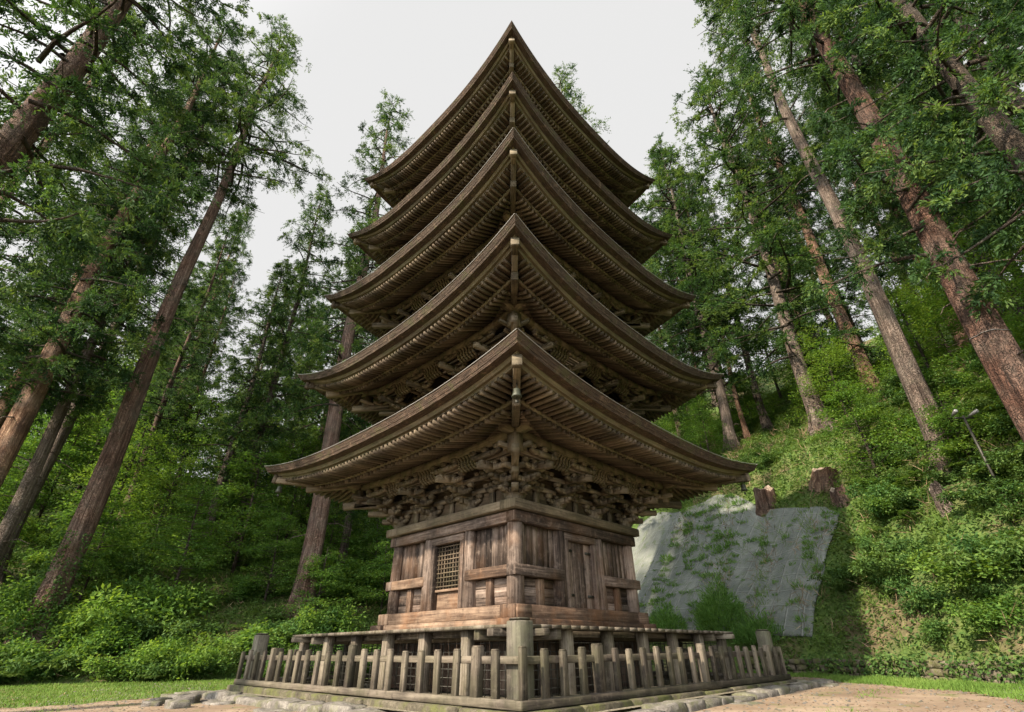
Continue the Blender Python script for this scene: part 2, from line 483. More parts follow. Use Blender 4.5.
def warp_axis(lo, hi, c, n, p=2.2):
    q = np.linspace(-1, 1, n); a = np.sign(q) * np.abs(q) ** p
    return np.where(a < 0, c + a * (c - lo), c + a * (hi - c))
ax = np.unique(np.concatenate([np.linspace(-36, 36, 150), -36 - 364 * np.linspace(0, 1, 24)[1:] ** 1.7, 36 + 364 * np.linspace(0, 1, 24)[1:] ** 1.7]))
ay = np.unique(np.concatenate([np.linspace(-24, 50, 150), -24 - 300 * np.linspace(0, 1, 16)[1:] ** 1.7, 50 + 350 * np.linspace(0, 1, 24)[1:] ** 1.7]))
GX, GY = np.meshgrid(ax, ay)
GZ = height(GX, GY)
nx, ny = len(ax), len(ay)
idx = np.arange(nx * ny).reshape(ny, nx)
Fg = np.stack([idx[:-1, :-1], idx[:-1, 1:], idx[1:, 1:], idx[1:, :-1]], -1).reshape(-1, 4)
ground = link('ground', np_mesh('ground', np.stack([GX, GY, GZ], -1).reshape(-1, 3), Fg, M['soil'], smooth=True))
tag(ground, kind='structure')

def sheet(name, poly, step, lift, mat, jitter=.25):
    """a sheet draped on the ground inside a polygon, with a ragged edge"""
    P = np.array(poly, float)
    lo, hi = P.min(0) - .5, P.max(0) + .5
    xs = np.arange(lo[0], hi[0], step); ys = np.arange(lo[1], hi[1], step)
    X, Y = np.meshgrid(xs, ys)
    cx, cy_ = X + jitter * wav(X, Y, 1.3, .5) + jitter * .5 * wav(X, Y, 3.7, 1.5), Y + jitter * wav(X, Y, 1.5, 3.0)
    ins = np.zeros(X.shape, bool)
    for (x0, y0), (x1, y1) in zip(P, np.roll(P, -1, 0)):
        c = ((y0 > cy_) != (y1 > cy_)) & (cx < (x1 - x0) * (cy_ - y0) / (y1 - y0 + 1e-12) + x0)
        ins ^= c
    i = np.arange(X.size).reshape(X.shape)
    f = ins[:-1, :-1] & ins[1:, 1:] & ins[1:, :-1] & ins[:-1, 1:]
    F = np.stack([i[:-1, :-1], i[:-1, 1:], i[1:, 1:], i[1:, :-1]], -1)[f]
    V = np.stack([X, Y, height(X, Y) + lift], -1).reshape(-1, 3)
    used = np.unique(F); rm_ = np.full(len(V), -1); rm_[used] = np.arange(len(used))
    return link(name, np_mesh(name, V[used], rm_[F], mat, smooth=True))
LAWN = [(-40, -6), (-16, -9), (-11.8, -2.6), (-9.2, .2), (-7.0, 5), (-4, 9.5), (3, 11.5), (7.5, 8.5), (9.6, 4.5), (9.6, -2), (9.4, -8), (10.5, -16), (14, -20), (12.7, -10), (12.3, -1), (11.1, 5), (8.6, 9.6), (4.4, 13), (-2, 15.2), (-8, 13), (-14, 9.8), (-20, 7.6), (-30, 3.5), (-45, -5)]
tag(sheet('lawn', LAWN, .3, .025, M['lawn_turf'], .35), kind='structure')
DIRT = [(-40, -40), (12, -40), (10.6, -16), (9.6, -8), (9.8, -2), (9.8, 4.4), (7.6, 8.6), (3, 11.6), (-4, 9.6), (-7.1, 5), (-9.3, .2), (-12, -2.6), (-16.2, -9), (-40, -6)]
tag(sheet('dirt_path', DIRT, .3, .05, M['dirt'], .35), kind='structure')

# ------------------------------------------------------------------ pagoda
pag = empty('pagoda', (0, 0, 0), R(45))
tag(pag, 'tall five storey weathered wooden pagoda with tiered upturned eaves behind a picket fence', 'pagoda')
def sd(k, t, n, z):
    """side k (0: right-hand face, 3: left-hand face): t along the side, n outward, z up"""
    x, y = t, -n
    for _ in range(k % 4): x, y = -y, x
    return (x, y, z)
class SB(MB):
    """MB working in the (t, n, z) frame of one side"""
    def __init__(s, k): super().__init__(); s.k = k
    def bx(s, t0, t1, n0, n1, z0, z1, ax=None, t=None):
        a = sd(s.k, t0, n0, z0); b = sd(s.k, t1, n1, z1)
        if ax is not None and s.k % 2 and ax < 2: ax = 1 - ax
        s.box(min(a[0], b[0]), max(a[0], b[0]), min(a[1], b[1]), max(a[1], b[1]), z0, z1, ax, t)
    def bm(s, a, b, w, h, **kw): s.beam(sd(s.k, *a), sd(s.k, *b), w, h, **kw)
    def qd(s, *p, t=None): s.quad([sd(s.k, *q) for q in p], t=t)

W = 2.5
# ---- ground storey
for k in range(4):
    e = .003 * (k % 2)
    a = SB(k); a.bx(-2.85 + e, 2.85 - e, 2.30, 2.80 - e, 1.66 - e, 1.93 - e, 0)
    a.bx(-3.0 + e, 3.0 - e, 2.35, 2.92 - e, 1.46, 1.66 - 2 * e, 0); a.build('sill_beam', 'wood_sill', pag, bevel=.02)
    a = SB(k); a.bx(-2.742 + e, 2.742 - e, 2.42, 2.74 - e, 3.70 + e, 3.95 - e, 0); a.build('lintel_beam', 'wood_wall', pag, bevel=.015)
    a = SB(k); a.bx(-2.862 + e, 2.862 - e, 2.3, 2.86 - e, 3.985 + e, 4.2 - e, 0); a.bx(-2.6, 2.6, 2.3, 2.6, 3.94, 4.0, 0); a.build('wall_plate', 'wood_bracket', pag, bevel=.015)
    for c in (-1.68, 1.68):
        sg = 1 if c > 0 else -1
        a = SB(k)
        tA, tB = (.88, 2.742 - e) if sg > 0 else (-2.742 + e, -.88)
        a.bx(tA, tB, 2.42, 2.74 - e, 2.52 + e, 2.76 - e, 0); a.build('waist_rail', 'wood_wall' if k != 3 else 'wood_sill', pag, bevel=.015)
        a = SB(k)          # upper planks
        nb = 6; w = 1.3 / nb
        for i in range(nb):
            t0 = c - .65 + i * w; a.bx(t0 + .006, t0 + w - .006, 2.42, 2.52 + random.uniform(0, .022), 2.762, 3.698, 2)
        a.bx(c - .66, c - .6, 2.5, 2.60, 2.765, 3.695, 2); a.bx(c + .6, c + .66, 2.5, 2.60, 2.765, 3.695, 2)
        a.build('wall_panel', 'wood_wall', pag)
        a = SB(k)          # lower boards
        for i in range(3):
            a.bx(c - .66, c + .66, 2.40, 2.49 + random.uniform(0, .02), 1.932 + i * .195, 1.932 + (i + 1) * .195 - .008, 0)
        a.build('wall_panel', 'wood_wall', pag)
        a = SB(k); a.bx(c - .1, c + .1, 2.42, 2.62, 1.935, 2.515, 2); a.build('panel_strut', 'wood_sill', pag, bevel=.01)
    # middle bay
    a = SB(k); a.bx(-.70, .70, 2.42, 2.66, 3.52, 3.697, 0)
    for sg in (-1, 1): a.bx(sg * .70, sg * .56, 2.42, 2.66, 1.935, 3.515, 2)
    fr = a.build('door_frame', 'wood_wall', pag, bevel=.01)
    if k in (3, 1):
        a = SB(k); a.bx(-.555, .555, 2.36, 2.46, 1.936, 2.36, 0); a.bx(-.555, .555, 2.42, 2.55, 2.36, 2.42, 0)
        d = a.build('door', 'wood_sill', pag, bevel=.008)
        a = SB(k); a.bx(-.555, .555, 2.12, 2.16, 2.40, 3.51, 2, 0.0); a.build('interior_shade_panel', 'dark_iron', d)  # dark panel whose colour stands in for the shaded interior behind the lattice
        a = SB(k)
        for i in range(9):
            tt = -.5 + i * .125; a.bx(tt - .016, tt + .016, 2.48, 2.51, 2.422, 3.512, 2)
        for i in range(10):
            z = 2.49 + i * .108; a.bx(-.55, .55, 2.493, 2.523, z - .014, z + .014, 0)
        a.build('door_lattice', 'wood_eave', d)
    else:
        for sg in (-1, 1):
            a = SB(k)
            for i in range(2):
                t0 = sg * .555 * i / 2; t1 = sg * .555 * (i + 1) / 2
                a.bx(min(t0, t1) + .006, max(t0, t1) - .006, 2.42, 2.515 + .012 * i, 1.94, 3.512, 2)
            d = a.build('door', 'wood_wall', pag, bevel=.008)
            a = SB(k); a.bx(sg * .30, sg * .54, 2.53, 2.56, 3.25, 3.31, 0); a.bx(sg * .30, sg * .54, 2.53, 2.56, 2.2, 2.26, 0)
            a.build('hinge', 'dark_iron', d)
cs = [(-2.5, -2.5), (2.5, -2.5), (2.5, 2.5), (-2.5, 2.5)]
for k in range(4): cs += [sd(k, -.88, 2.5, 0)[:2], sd(k, .88, 2.5, 0)[:2]]
for x, y in cs:
    a = MB(); a.tube([(x, y, 1.9), (x, y, 2.9), (x, y, 3.72)], [.215, .212, .2], 16, wob=.012); a.build('column', 'wood_wall', pag, smooth=True)

for o in pag.children: o.scale = (.948, .948, 1)      # the ground storey is slimmer than its frame grid

# ---- under the floor and the veranda
for k in range(4):
    e = .003 * (k % 2)
    a = SB(k)
    for i in range(7): a.bx(-2.55 + i * .73, -2.55 + (i + 1) * .73 - .01, 2.45 - e, 2.53 + random.uniform(0, .02), .25, 1.3, 2)
    a.build('foundation_wall', 'wood_wall', pag)
    a = SB(k)
    for i in range(26):      # boards laid towards the edge
        t0 = -3.7 + i * 7.4 / 26
        a.bx(t0 + .004, t0 + 7.4 / 26 - .004, 2.5, 4.3 + random.uniform(-.02, .03), 1.395, 1.455, 1)
    a.build('veranda_floor', 'wood_deck', pag)
    a = SB(k); a.bx(-4.5, 4.5, 3.72, 3.88 - e, 1.27 + e, 1.39 - e, 0); a.bx(-4.25, 4.25, 3.1, 3.25, 1.22, 1.39, 0)
    a.build('veranda_beam', 'wood_deck', pag, bevel=.01)
    for tt in (-4.03, -2.7, -1.35, 0, 1.35, 2.7):
        a = SB(k); a.bx(tt - .10, tt + .10, 3.93, 4.13, .22, 1.388, 2); a.build('veranda_post', 'wood_deck', pag, bevel=.01)
    a = SB(k)
    for i in range(45): a.bx(-4 + i * .178, -4 + i * .178 + .012, 3.80, 3.812, .24, 1.2, 2, .1)
    for i in range(7): a.bx(-4, 4, 3.785, 3.797, .3 + i * .145, .312 + i * .145, 0, .1)
    a.build('wire_screen', 'dark_iron', pag)
a = MB()
for sx_ in (-1, 1):
    for sy_ in (-1, 1):
        a.box(sx_ * 3.704, sx_ * 4.29, sy_ * 3.704, sy_ * 4.29, 1.40, 1.452, 0)
a.build('veranda_floor', 'wood_deck', pag)

# ---- storeys: eave half width, mid edge height, corner rise, purlin (n, z), wall half width, wall bottom
ST = [dict(h=5.65, ze=5.74, up=.46, np=3.36, zp=5.50, w=2.39, zw=4.2),
      dict(h=5.40, ze=8.70, up=.86, np=3.52, zp=8.70, w=2.30, zw=6.9),
      dict(h=5.19, ze=12.16, up=.92, np=3.36, zp=12.14, w=2.12, zw=10.2),
      dict(h=4.94, ze=15.30, up=1.08, np=3.2, zp=15.32, w=1.96, zw=13.7),
      dict(h=4.78, ze=18.72, up=1.12, np=3.06, zp=18.74, w=1.82, zw=16.9)]
EX = 2.5
TH = .40
def sweep(s, t, n):
    if n >= s['h'] - 1e-6: return s['up'] * min(1.0, abs(t) / s['h']) ** EX
    ne_ = s['h'] - .5
    q = max(0.0, min(1.0, (n - s['np']) / (ne_ - s['np'])))
    m = .6 * max(0.0, min(1.0, (abs(t) / s['np'] - .5) / .5))
    return s['up'] * min(1.0, abs(t) / ne_) ** EX * (m + (1 - m) * q)
def flare(s, t):
    return s['h'] - .10 + .10 * (abs(t) / s['h']) ** 3

for si, s in enumerate(ST):
    h, ze, npn, zp, w = s['h'], s['ze'], s['np'], s['zp'], s['w']
    last = si == 4
    nin = .25 if last else ST[si + 1]['w'] + .05
    zin = ze + (3.7 if last else (h - nin) * .40)
    # roof covering with its thick shingle edge
    a = MB()
    NS = 28
    prof = [('e', 0.0, 0.0), ('e', -.03, -.055), ('e', -.035, -.06), ('e', -.065, -.12), ('e', -.075, -.125), ('e', -.10, -.185), ('e', -.30, -.215)]
    for k in range(4):
        for i in range(NS):
            r0, r1 = -1 + 2 * i / NS, -1 + 2 * (i + 1) / NS
            def ep(r, j):
                _, dn, dz = prof[j]
                t = r * h; n = flare(s, t) + dn
                return sd(k, r * (flare(s, h) + dn), n, ze + sweep(s, t, h) + dz)
            off = r0 * h
            for j in range(len(prof) - 1):
                v0 = sum(math.hypot(prof[q + 1][1] - prof[q][1], prof[q + 1][2] - prof[q][2]) for q in range(j))
                v1 = v0 + math.hypot(prof[j + 1][1] - prof[j][1], prof[j + 1][2] - prof[j][2])
                a.quad([ep(r0, j), ep(r0, j + 1), ep(r1, j + 1), ep(r1, j)], [(off, v0), (off, v1), (r1 * h, v1), (r1 * h, v0)], t=.5)
            NV = 7
            for j in range(NV):
                v0, v1 = j / NV, (j + 1) / NV
                def tp(r, v):
                    n = flare(s, r * h) * (1 - v) + nin * v
                    tt = r * (flare(s, h) * (1 - v) + nin * v)
                    z = ze + sweep(s, r * h, h) * (1 - v) ** 2 + (zin - ze) * (v ** 1.25)
                    return sd(k, tt, n, z)
                a.quad([tp(r0, v0), tp(r1, v0), tp(r1, v1), tp(r0, v1)], [(off, v0 * 3), (r1 * h, v0 * 3), (r1 * h, v1 * 3), (off, v1 * 3)], t=.5)
    roof = a.build('roof', 'roof_shingle', pag)
    # eave boards (fascia) under the shingle edge
    for k in range(4):
        a = SB(k)
        pf = [(-.285, -.21), (-.33, -.30), (-.40, -.305), (-.44, -.385), (-.52, -.39), (-.52, -.33)]
        for i in range(NS):
            r0, r1 = -1 + 2 * i / NS, -1 + 2 * (i + 1) / NS
            for (d0, z0), (d1, z1) in zip(pf[:-1], pf[1:]):
                P = []
                for r, d, z in ((r0, d0, z0), (r0, d1, z1), (r1, d1, z1), (r1, d0, z0)):
                    n = flare(s, r * h) + d
                    P.append(sd(k, r * (flare(s, h) + d), n, ze + sweep(s, r * h, h) + z))
                a.quad(P, t=.5, uv=[(r0 * h, z0 + d0), (r0 * h, z1 + d1), (r1 * h, z1 + d1), (r1 * h, z0 + d0)])
        a.build('eave_fascia', 'wood_fascia', roof)
    # rafters
    nm = npn + .44 * (h - npn)
    ne = h - .50
    zs = ze - .375
    m = (zs - (zp + .10)) / (ne - npn)
    Ff = lambda n: zs + .55 * m * (n - ne)
    zb_m = Ff(nm) - .125
    mb = (zb_m - (zp + .10)) / (nm - npn)
    Fb = lambda n: (zp + .10) + mb * (n - npn)
    sp_ = .17 if si == 0 else .15
    for k in range(4):
        a = SB(k); b = SB(k); sf = SB(k)
        cnt = int((h - .45) / sp_)
        for i in range(-cnt, cnt + 1):
            t = (i + .5) * sp_
            if abs(t) > h - .5: continue
            n0 = max(abs(t) + .1, nm - .12)
            if ne - n0 > .12:
                jit = random.uniform(-.008, .008)
                a.bm((t, n0, Ff(n0) - .045 + sweep(s, t, n0)), (t, ne + .05, Ff(ne) - .045 + sweep(s, t, ne) + jit), .058 if si == 0 else .052, .095)
            n0 = max(abs(t) + .1, w - .05)
            if nm - n0 > .15:
                mid = (n0 + nm) / 2
                p0 = (t, n0, Fb(n0) - .045 + sweep(s, t, n0)); p1 = (t, mid, Fb(mid) - .045 + sweep(s, t, mid)); p2 = (t, nm + .06, Fb(nm) - .045 + sweep(s, t, nm))
                b.bm(p0, p1, .062 if si == 0 else .056, .105); b.bm(p1, p2, .062 if si == 0 else .056, .105)
        a.build('rafter_row', 'wood_eave', roof); b.build('rafter_row', 'wood_eave', roof)
        # boards above the rafters and the beam between the two tiers
        NS2 = 22
        for i in range(NS2):
            r0, r1 = -1 + 2 * i / NS2, -1 + 2 * (i + 1) / NS2
            g = lambda r, n, z: (r * n, n, z + sweep(s, r * n, n))
            for (n0, n1, fn, dz) in ((w - .1, npn, Fb, .002), (npn, nm + .02, Fb, .002), (nm - .02, (nm + ne) / 2, Ff, .0), ((nm + ne) / 2, ne + .04, Ff, 0.0)):
                sf.qd(g(r0, n0, fn(n0) + dz), g(r1, n0, fn(n0) + dz), g(r1, n1, fn(n1) + dz), g(r0, n1, fn(n1) + dz), t=.4)
        sf.build('soffit', 'wood_eave', roof)
        a = SB(k)
        for i in range(NS2):
            r0, r1 = -1 + 2 * i / NS2, -1 + 2 * (i + 1) / NS2
            n = nm + .05
            pts = []
            for r in (r0, r1):
                zz = Fb(nm) + .045 + sweep(s, r * n, n)
                pts.append([sd(k, r * (n + dn), n + dn, zz + dz) for dn, dz in ((-.06, -.04), (.06, -.04), (.06, .045), (-.06, .045))])
            a.hexa(pts[0] + pts[1], t=.6)
        a.build('eave_beam', 'wood_fascia', roof)
        a = SB(k); e = .003 * (k % 2)
        xs_ = np.linspace(-npn - .45, npn + .45, 15); tn = random.random()
        for t0, t1 in zip(xs_[:-1], xs_[1:]):
            q = []
            for tt in (t0, t1):
                zz = zp + sweep(s, tt, npn)
                q.append([sd(k, tt, npn + dn, zz + dz) for dn, dz in ((-.11, -.2 + e), (.11 + e, -.2 + e), (.11 + e, .012 + e), (-.11, .012 + e))])
            a.hexa(q[0] + q[1], tn)
        a.build('purlin', 'wood_fascia', pag)
        # thin cable lying along the roof edge
        if si in (0, 1, 2):
            a = SB(k)
            a.tube([sd(k, r * h * 1.0, flare(s, r * h) + .012, ze + sweep(s, r * h, h) + .02) for r in np.linspace(-1, 1, 29)], [.011] * 29, 5, cap=False)
            a.build('lightning_cable', 'pale_cable', roof)
        # hip rafters
        a = MB()
        def hp(n, z, kk=k):
            return sd(kk, -n, n, z)
        zh = lambda n, F: F(n) - .07 + sweep(s, n, n)
        n1 = nm + .22
        a.beam(hp(w - .1, zh(w - .1, Fb)), hp((w + nm) / 2, zh((w + nm) / 2, Fb)), .17, .22); a.beam(hp((w + nm) / 2, zh((w + nm) / 2, Fb)), hp(n1, zh(n1, Fb)), .17, .22)
        nx_ = (nm + h) / 2
        a.beam(hp(nm - .2, zh(nm - .2, Ff)), hp(nx_, zh(nx_, Ff)), .15, .2); a.beam(hp(nx_, zh(nx_, Ff)), hp(h - .33, zh(h - .33, Ff) + .02), .15, .2)
        a.beam(hp(h - .36, zh(h - .33, Ff) + .03), hp(h - .28, zh(h - .33, Ff) + .05), .2, .26)
        a.build('hip_rafter', 'wood_bracket', roof, bevel=.01)

    # ---- wall of upper storeys
    zt = zp - 1.02 if si else 4.205
    if si:
        for k in range(4):
            a = SB(k)
            nb = 14
            for i in range(nb): a.bx(-w + i * 2 * w / nb + .004, -w + (i + 1) * 2 * w / nb - .004, w - .1, w + random.uniform(0, .02), s['zw'] - .6, zt - .2, 2)
            a.build('wall_panel', 'wood_wall', pag)
            a = SB(k); a.bx(-w - .25, w + .25, w - .1, w + .26 - .003 * (k % 2), zt - .2 + .003 * (k % 2), zt - .01, 0); a.build('wall_plate', 'wood_bracket', pag)
        for x, y in ((-w, -w), (w, -w), (w, w), (-w, w)):
            a = MB(); a.tube([(x, y, s['zw'] - .6), (x, y, zt - .2)], [.17, .17], 12); a.build('column', 'wood_wall', pag, smooth=True)
    # infill behind brackets
    for k in range(4):
        a = SB(k); a.bx(-w, w, w - .12, w - .03, zt - .02, Fb(w) + .1, 0); a.build('bracket_wall', 'wood_eave', pag)

    # ---- bracket sets
    st = (npn - w) / 3.0          # step outwards
    lv = (zp - .2 - zt - .02) / 4.0     # step upwards
    def block(a, t, n, z0, sz=.2, hh=.11):
        q = sz / 2; p = sz * .34
        lo = [sd(a.k, t - p, n - p, z0), sd(a.k, t + p, n - p, z0), sd(a.k, t + p, n + p, z0), sd(a.k, t - p, n + p, z0)]
        mi = [sd(a.k, t - q, n - q, z0 + hh * .5), sd(a.k, t + q, n - q, z0 + hh * .5), sd(a.k, t + q, n + q, z0 + hh * .5), sd(a.k, t - q, n + q, z0 + hh * .5)]
        hi = [sd(a.k, t - q, n - q, z0 + hh), sd(a.k, t + q, n - q, z0 + hh), sd(a.k, t + q, n + q, z0 + hh), sd(a.k, t - q, n + q, z0 + hh)]
        tn = random.random()
        a.hexa(lo + mi, tn); a.hexa(mi + hi, tn)
    def arm_t(a, t, n, z0, L, wd=.12, hh=.14):
        """bracket arm along the wall with rounded-off lower ends"""
        tn = random.random()
        sgm = [(-L, .55), (-L * .75, .12), (-L * .45, 0), (L * .45, 0), (L * .75, .12), (L, .55)]
        for (a0, f0), (a1, f1) in zip(sgm[:-1], sgm[1:]):
            e0 = [sd(a.k, t + a0, n + dn, z) for dn, z in ((-wd / 2, z0 + f0 * hh), (wd / 2, z0 + f0 * hh), (wd / 2, z0 + hh), (-wd / 2, z0 + hh))]
            e1 = [sd(a.k, t + a1, n + dn, z) for dn, z in ((-wd / 2, z0 + f1 * hh), (wd / 2, z0 + f1 * hh), (wd / 2, z0 + hh), (-wd / 2, z0 + hh))]
            a.hexa(e0 + e1, tn)
    def arm_n(a, t, n0, n1, z0, wd=.13, hh=.15):
        tn = random.random(); L = n1 - n0
        for (f0, b0), (f1, b1) in (((0, 0), (.7, 0)), ((.7, 0), (.9, .25)), ((.9, .25), (1, .6))):
            e0 = [sd(a.k, t + d, n0 + f0 * L, z) for d, z in ((-wd / 2, z0 + b0 * hh), (wd / 2, z0 + b0 * hh), (wd / 2, z0 + hh), (-wd / 2, z0 + hh))]
            e1 = [sd(a.k, t + d, n0 + f1 * L, z) for d, z in ((-wd / 2, z0 + b1 * hh), (wd / 2, z0 + b1 * hh), (wd / 2, z0 + hh), (-wd / 2, z0 + hh))]
            a.hexa(e0 + e1, tn)
    def bracket(a, t, corner=0):
        z = zt + .003 * (a.k % 2)
        block(a, t, w + .04, z, .34, lv * .75)
        for j in range(4):
            zz = zt + lv * (.55 + j * .88) + .003 * (a.k % 2) + (.002 if corner else 0)
            nj = w + .04 + st * j
            arm_t(a, t, nj, zz, .38 - .01 * j if j < 3 else .5, .10, lv * .46)
            for q in (-1, 0, 1):
                block(a, t + q * (.34 if j < 3 else .42), nj, zz + lv * .5 + .002, .165, lv * .37)
            if j < 3:
                arm_n(a, t, w - .05, w + .04 + st * (j + 1) + .16, zz + .004, .125, lv * .52)
        # slanting tail rafter
        a.bm((t, w, zt + lv * 3.1), (t, npn + .28, zt + lv * 2.35), .12, .15)
    for k in range(4):
        for t in (-w * .345, w * .345):
            a = SB(k); bracket(a, t); a.build('bracket_set', 'wood_bracket', pag)
        # corner set between side k and the side on its left-hand end
        a = SB(k); bracket(a, -w, 1)
        b = SB((k + 3) % 4); bracket(b, w, 1)
        off = len(a.V)
        a.V += b.V; a.F += [tuple(i + off for i in f) for f in b.F]; a.U += b.U; a.T += b.T
        for j in range(3):
            zz = zt + lv * (.55 + j * .88) + .02
            q = w + st * (j + 1) + .1
            a.beam(sd(k, -w + .1, w - .1, zz + lv * .25), sd(k, -q, q, zz + lv * .25), .17, lv * .5)
        a.beam(sd(k, -w, w, zt + lv * 3.3), sd(k, -npn - .35, npn + .35, zt + lv * 2.6), .17, .19)
        qn = npn + .02
        a.beam(sd(k, -qn, qn, zt + lv * 2.9), sd(k, -qn, qn, zp - .05), .26, .26)
        a.build('bracket_set', 'wood_bracket', pag)
        # long beams tying the sets together, struts and curved ribs
        a = SB(k)
        for j in (1, 2, 3):
            zz = zt + lv * (.55 + j * .88) + lv * .02 + .004 * (k % 2)
            nj = w + .04 + st * (j - 1)
            if j == 3:
                a.bx(-npn - .38, npn + .38, npn - .20, npn - .11, zz + .012, zz + lv * .47, 0)
                nj = w + .04 + st * 2
            a.bx(-nj - .35, nj + .35, nj - .05, nj + .05, zz + .01, zz + lv * .46, 0)
        a.build('tie_beam', 'wood_bracket', pag)
        for c in (-w * .68, 0, w * .68):
            a = SB(k)
            a.bx(c - .075, c + .075, w - .03, w + .07, zt + .005, zt + lv * 1.3, 2); block(a, c, w + .03, zt + lv * 1.3, .18, lv * .36)
            for j in (1, 2, 3):
                zz = zt + lv * (.55 + j * .88) + .006; nj = w + .045 + st * (j - 1)
                arm_t(a, c, nj, zz, .24, .09, lv * .44)
                if j > 1: a.bx(c - .04, c + .04, w - .03, nj + .06, zz + .004, zz + lv * .36, 1)
                for q in (-.2, 0, .2): block(a, c + q, nj, zz + lv * .45, .14, lv * .36)
            a.build('strut', 'wood_bracket', pag)
            a = SB(k)       # S-curved ribs rising to the purlin
            for i in range(6):
                tt = c - .30 + i * .12
                pts = []
                for q in range(7):
                    f = q / 6.0
                    nn = npn + .05 - .26 * (1 - f) + .05 * math.sin(f * 2 * math.pi)
                    z_ = zp - .20 - .30 * (1 - f)
                    pts.append((tt, nn + .05 * math.sin(f * math.pi), z_))
                for p, q in zip(pts[:-1], pts[1:]): a.bm(p, q, .055, .07, t=.75)
            a.build('rib_group', 'wood_fascia', pag)
# finial above the top roof
a = MB()
zf = ST[4]['ze'] + 3.6
a.tube([(0, 0, zf - .2), (0, 0, zf + 6.5)], [.09, .05], 10)
for i in range(9): a.tube([(0, 0, zf + 1.2 + i * .42), (0, 0, zf + 1.26 + i * .42)], [.42 - i * .022] * 2, 16)
a.tube([(0, 0, zf - .2), (0, 0, zf + .35), (0, 0, zf + .6)], [.6, .6, .25], 14)
a.build('finial', 'verdigris_bronze', pag)

# ---- wind bells under the lowest roof
BL = {0: 'small bronze wind bell hanging under the front corner of the lowest pagoda roof',
      1: 'small bronze wind bell hanging under the right-hand corner of the lowest pagoda roof',
      3: 'small bronze wind bell hanging under the left-hand corner of the lowest pagoda roof'}
s = ST[0]
for k in BL:
    n = s['h'] - .72 if k == 0 else s['h'] - .45
    zt_ = s['ze'] - .58 + sweep(s, n, n) + (-.02)
    p = Matrix.Rotation(R(45), 4, 'Z') @ Vector(sd(k, -n, n, zt_))
    e = empty('wind_bell', p); e.scale = (.8, .8, .8); tag(e, BL[k], 'bell', 'wind bells under the lowest eaves')
    a = MB(); a.tube([(0, 0, .12), (0, 0, -.06)], [.012, .012], 6); a.build('hanger', 'dark_iron', e)
    a = MB(); a.tube([(0, 0, -.05), (0, 0, -.08), (0, 0, -.2), (0, 0, -.27), (0, 0, -.29)], [.04, .085, .10, .13, .125], 14, cap=True); a.build('bell_body', 'verdigris_bronze', e, smooth=True)
    a = MB(); a.tube([(0, 0, -.29), (0, 0, -.36)], [.008, .008], 5); a.box(-.04, .04, -.004, .004, -.44, -.36); a.build('clapper', 'dark_iron', e)

# ------------------------------------------------------------------ platform, kerb, fence
def plz(x):        # the terrace tips slightly, higher on the right
    return .235 + .006 * x
a = MB()
hh = 5.5
V = []
pt = lambda x, y: (x, y, plz(x * math.cos(R(45)) - y * math.sin(R(45))))
nn = 14
for i in range(nn):
    for j in range(nn):
        x0, x1 = -hh + 2 * hh * i / nn, -hh + 2 * hh * (i + 1) / nn
        y0, y1 = -hh + 2 * hh * j / nn, -hh + 2 * hh * (j + 1) / nn
        a.quad([pt(x0, y0), pt(x1, y0), pt(x1, y1), pt(x0, y1)])
ter = a.build('terrace', 'gravel'); ter.rotation_euler = (0, 0, R(45)); tag(ter, kind='structure')

def rock_mesh(name, sx, sy, sz, mat, seed, sub=3, rough=.12):
    import bmesh
    bm = bmesh.new(); bmesh.ops.create_cube(bm, size=2)
    bmesh.ops.subdivide_edges(bm, edges=bm.edges[:], cuts=sub, use_grid_fill=True)
    rg = np.random.default_rng(seed); ph = rg.uniform(0, 6, 9)
    for v in bm.verts:
        c = v.co.copy(); ln = c.length
        c = c.lerp(c / max(ln, 1e-6) * 1.25, .26)
        d = 1 + rough * (math.sin(c.x * 2.1 + ph[0]) * math.cos(c.y * 2.3 + ph[1]) + .6 * math.sin(c.z * 3.1 + ph[2] + c.x * 1.7) + .4 * math.sin(c.y * 5 + c.x * 4 + ph[3]))
        v.co = Vector((c.x * d * sx / 2, c.y * d * sy / 2, c.z * d * sz / 2))
    me = bpy.data.meshes.new(name); bm.to_mesh(me); bm.free()
    me.polygons.foreach_set('use_smooth', np.ones(len(me.polygons), bool)); me.materials.append(mat)
    return me
RK = [rock_mesh('kerb_stone', .72, .48, .36, M['kerb_rock'], i, 4, .085) for i in range(7)]
rot45 = Matrix.Rotation(R(45), 4, 'Z')
for k in (0, 3, 1, 2):
    t = -6.1
    while t < 6.2:
        ln = random.uniform(.5, .85)
        for row in (0, 1):
            if row and (k in (1, 2) or random.random() < .35): continue
            n = 5.68 + row * .42 + random.uniform(-.05, .05)
            p = rot45 @ Vector(sd(k, t + ln / 2 + row * .3, n, 0))
            o = link('kerb_stone', random.choice(RK), None, (p.x, p.y, plz(p.x) - .19 - row * .12 + random.uniform(-.02, .02)), R(45 + 90 * k) + random.uniform(-.15, .15) + random.choice((0, math.pi)))
            o.scale = (ln / .66, random.uniform(.85, 1.1), random.uniform(.9, 1.15))
            f = {0: 'right-hand', 3: 'left-hand', 1: 'rear right', 2: 'rear left'}[k]
            tag(o, 'rough grey kerb stone in the %s edging of the fenced terrace' % f, 'kerb stone', 'kerb stones around the fenced terrace')
        t += ln
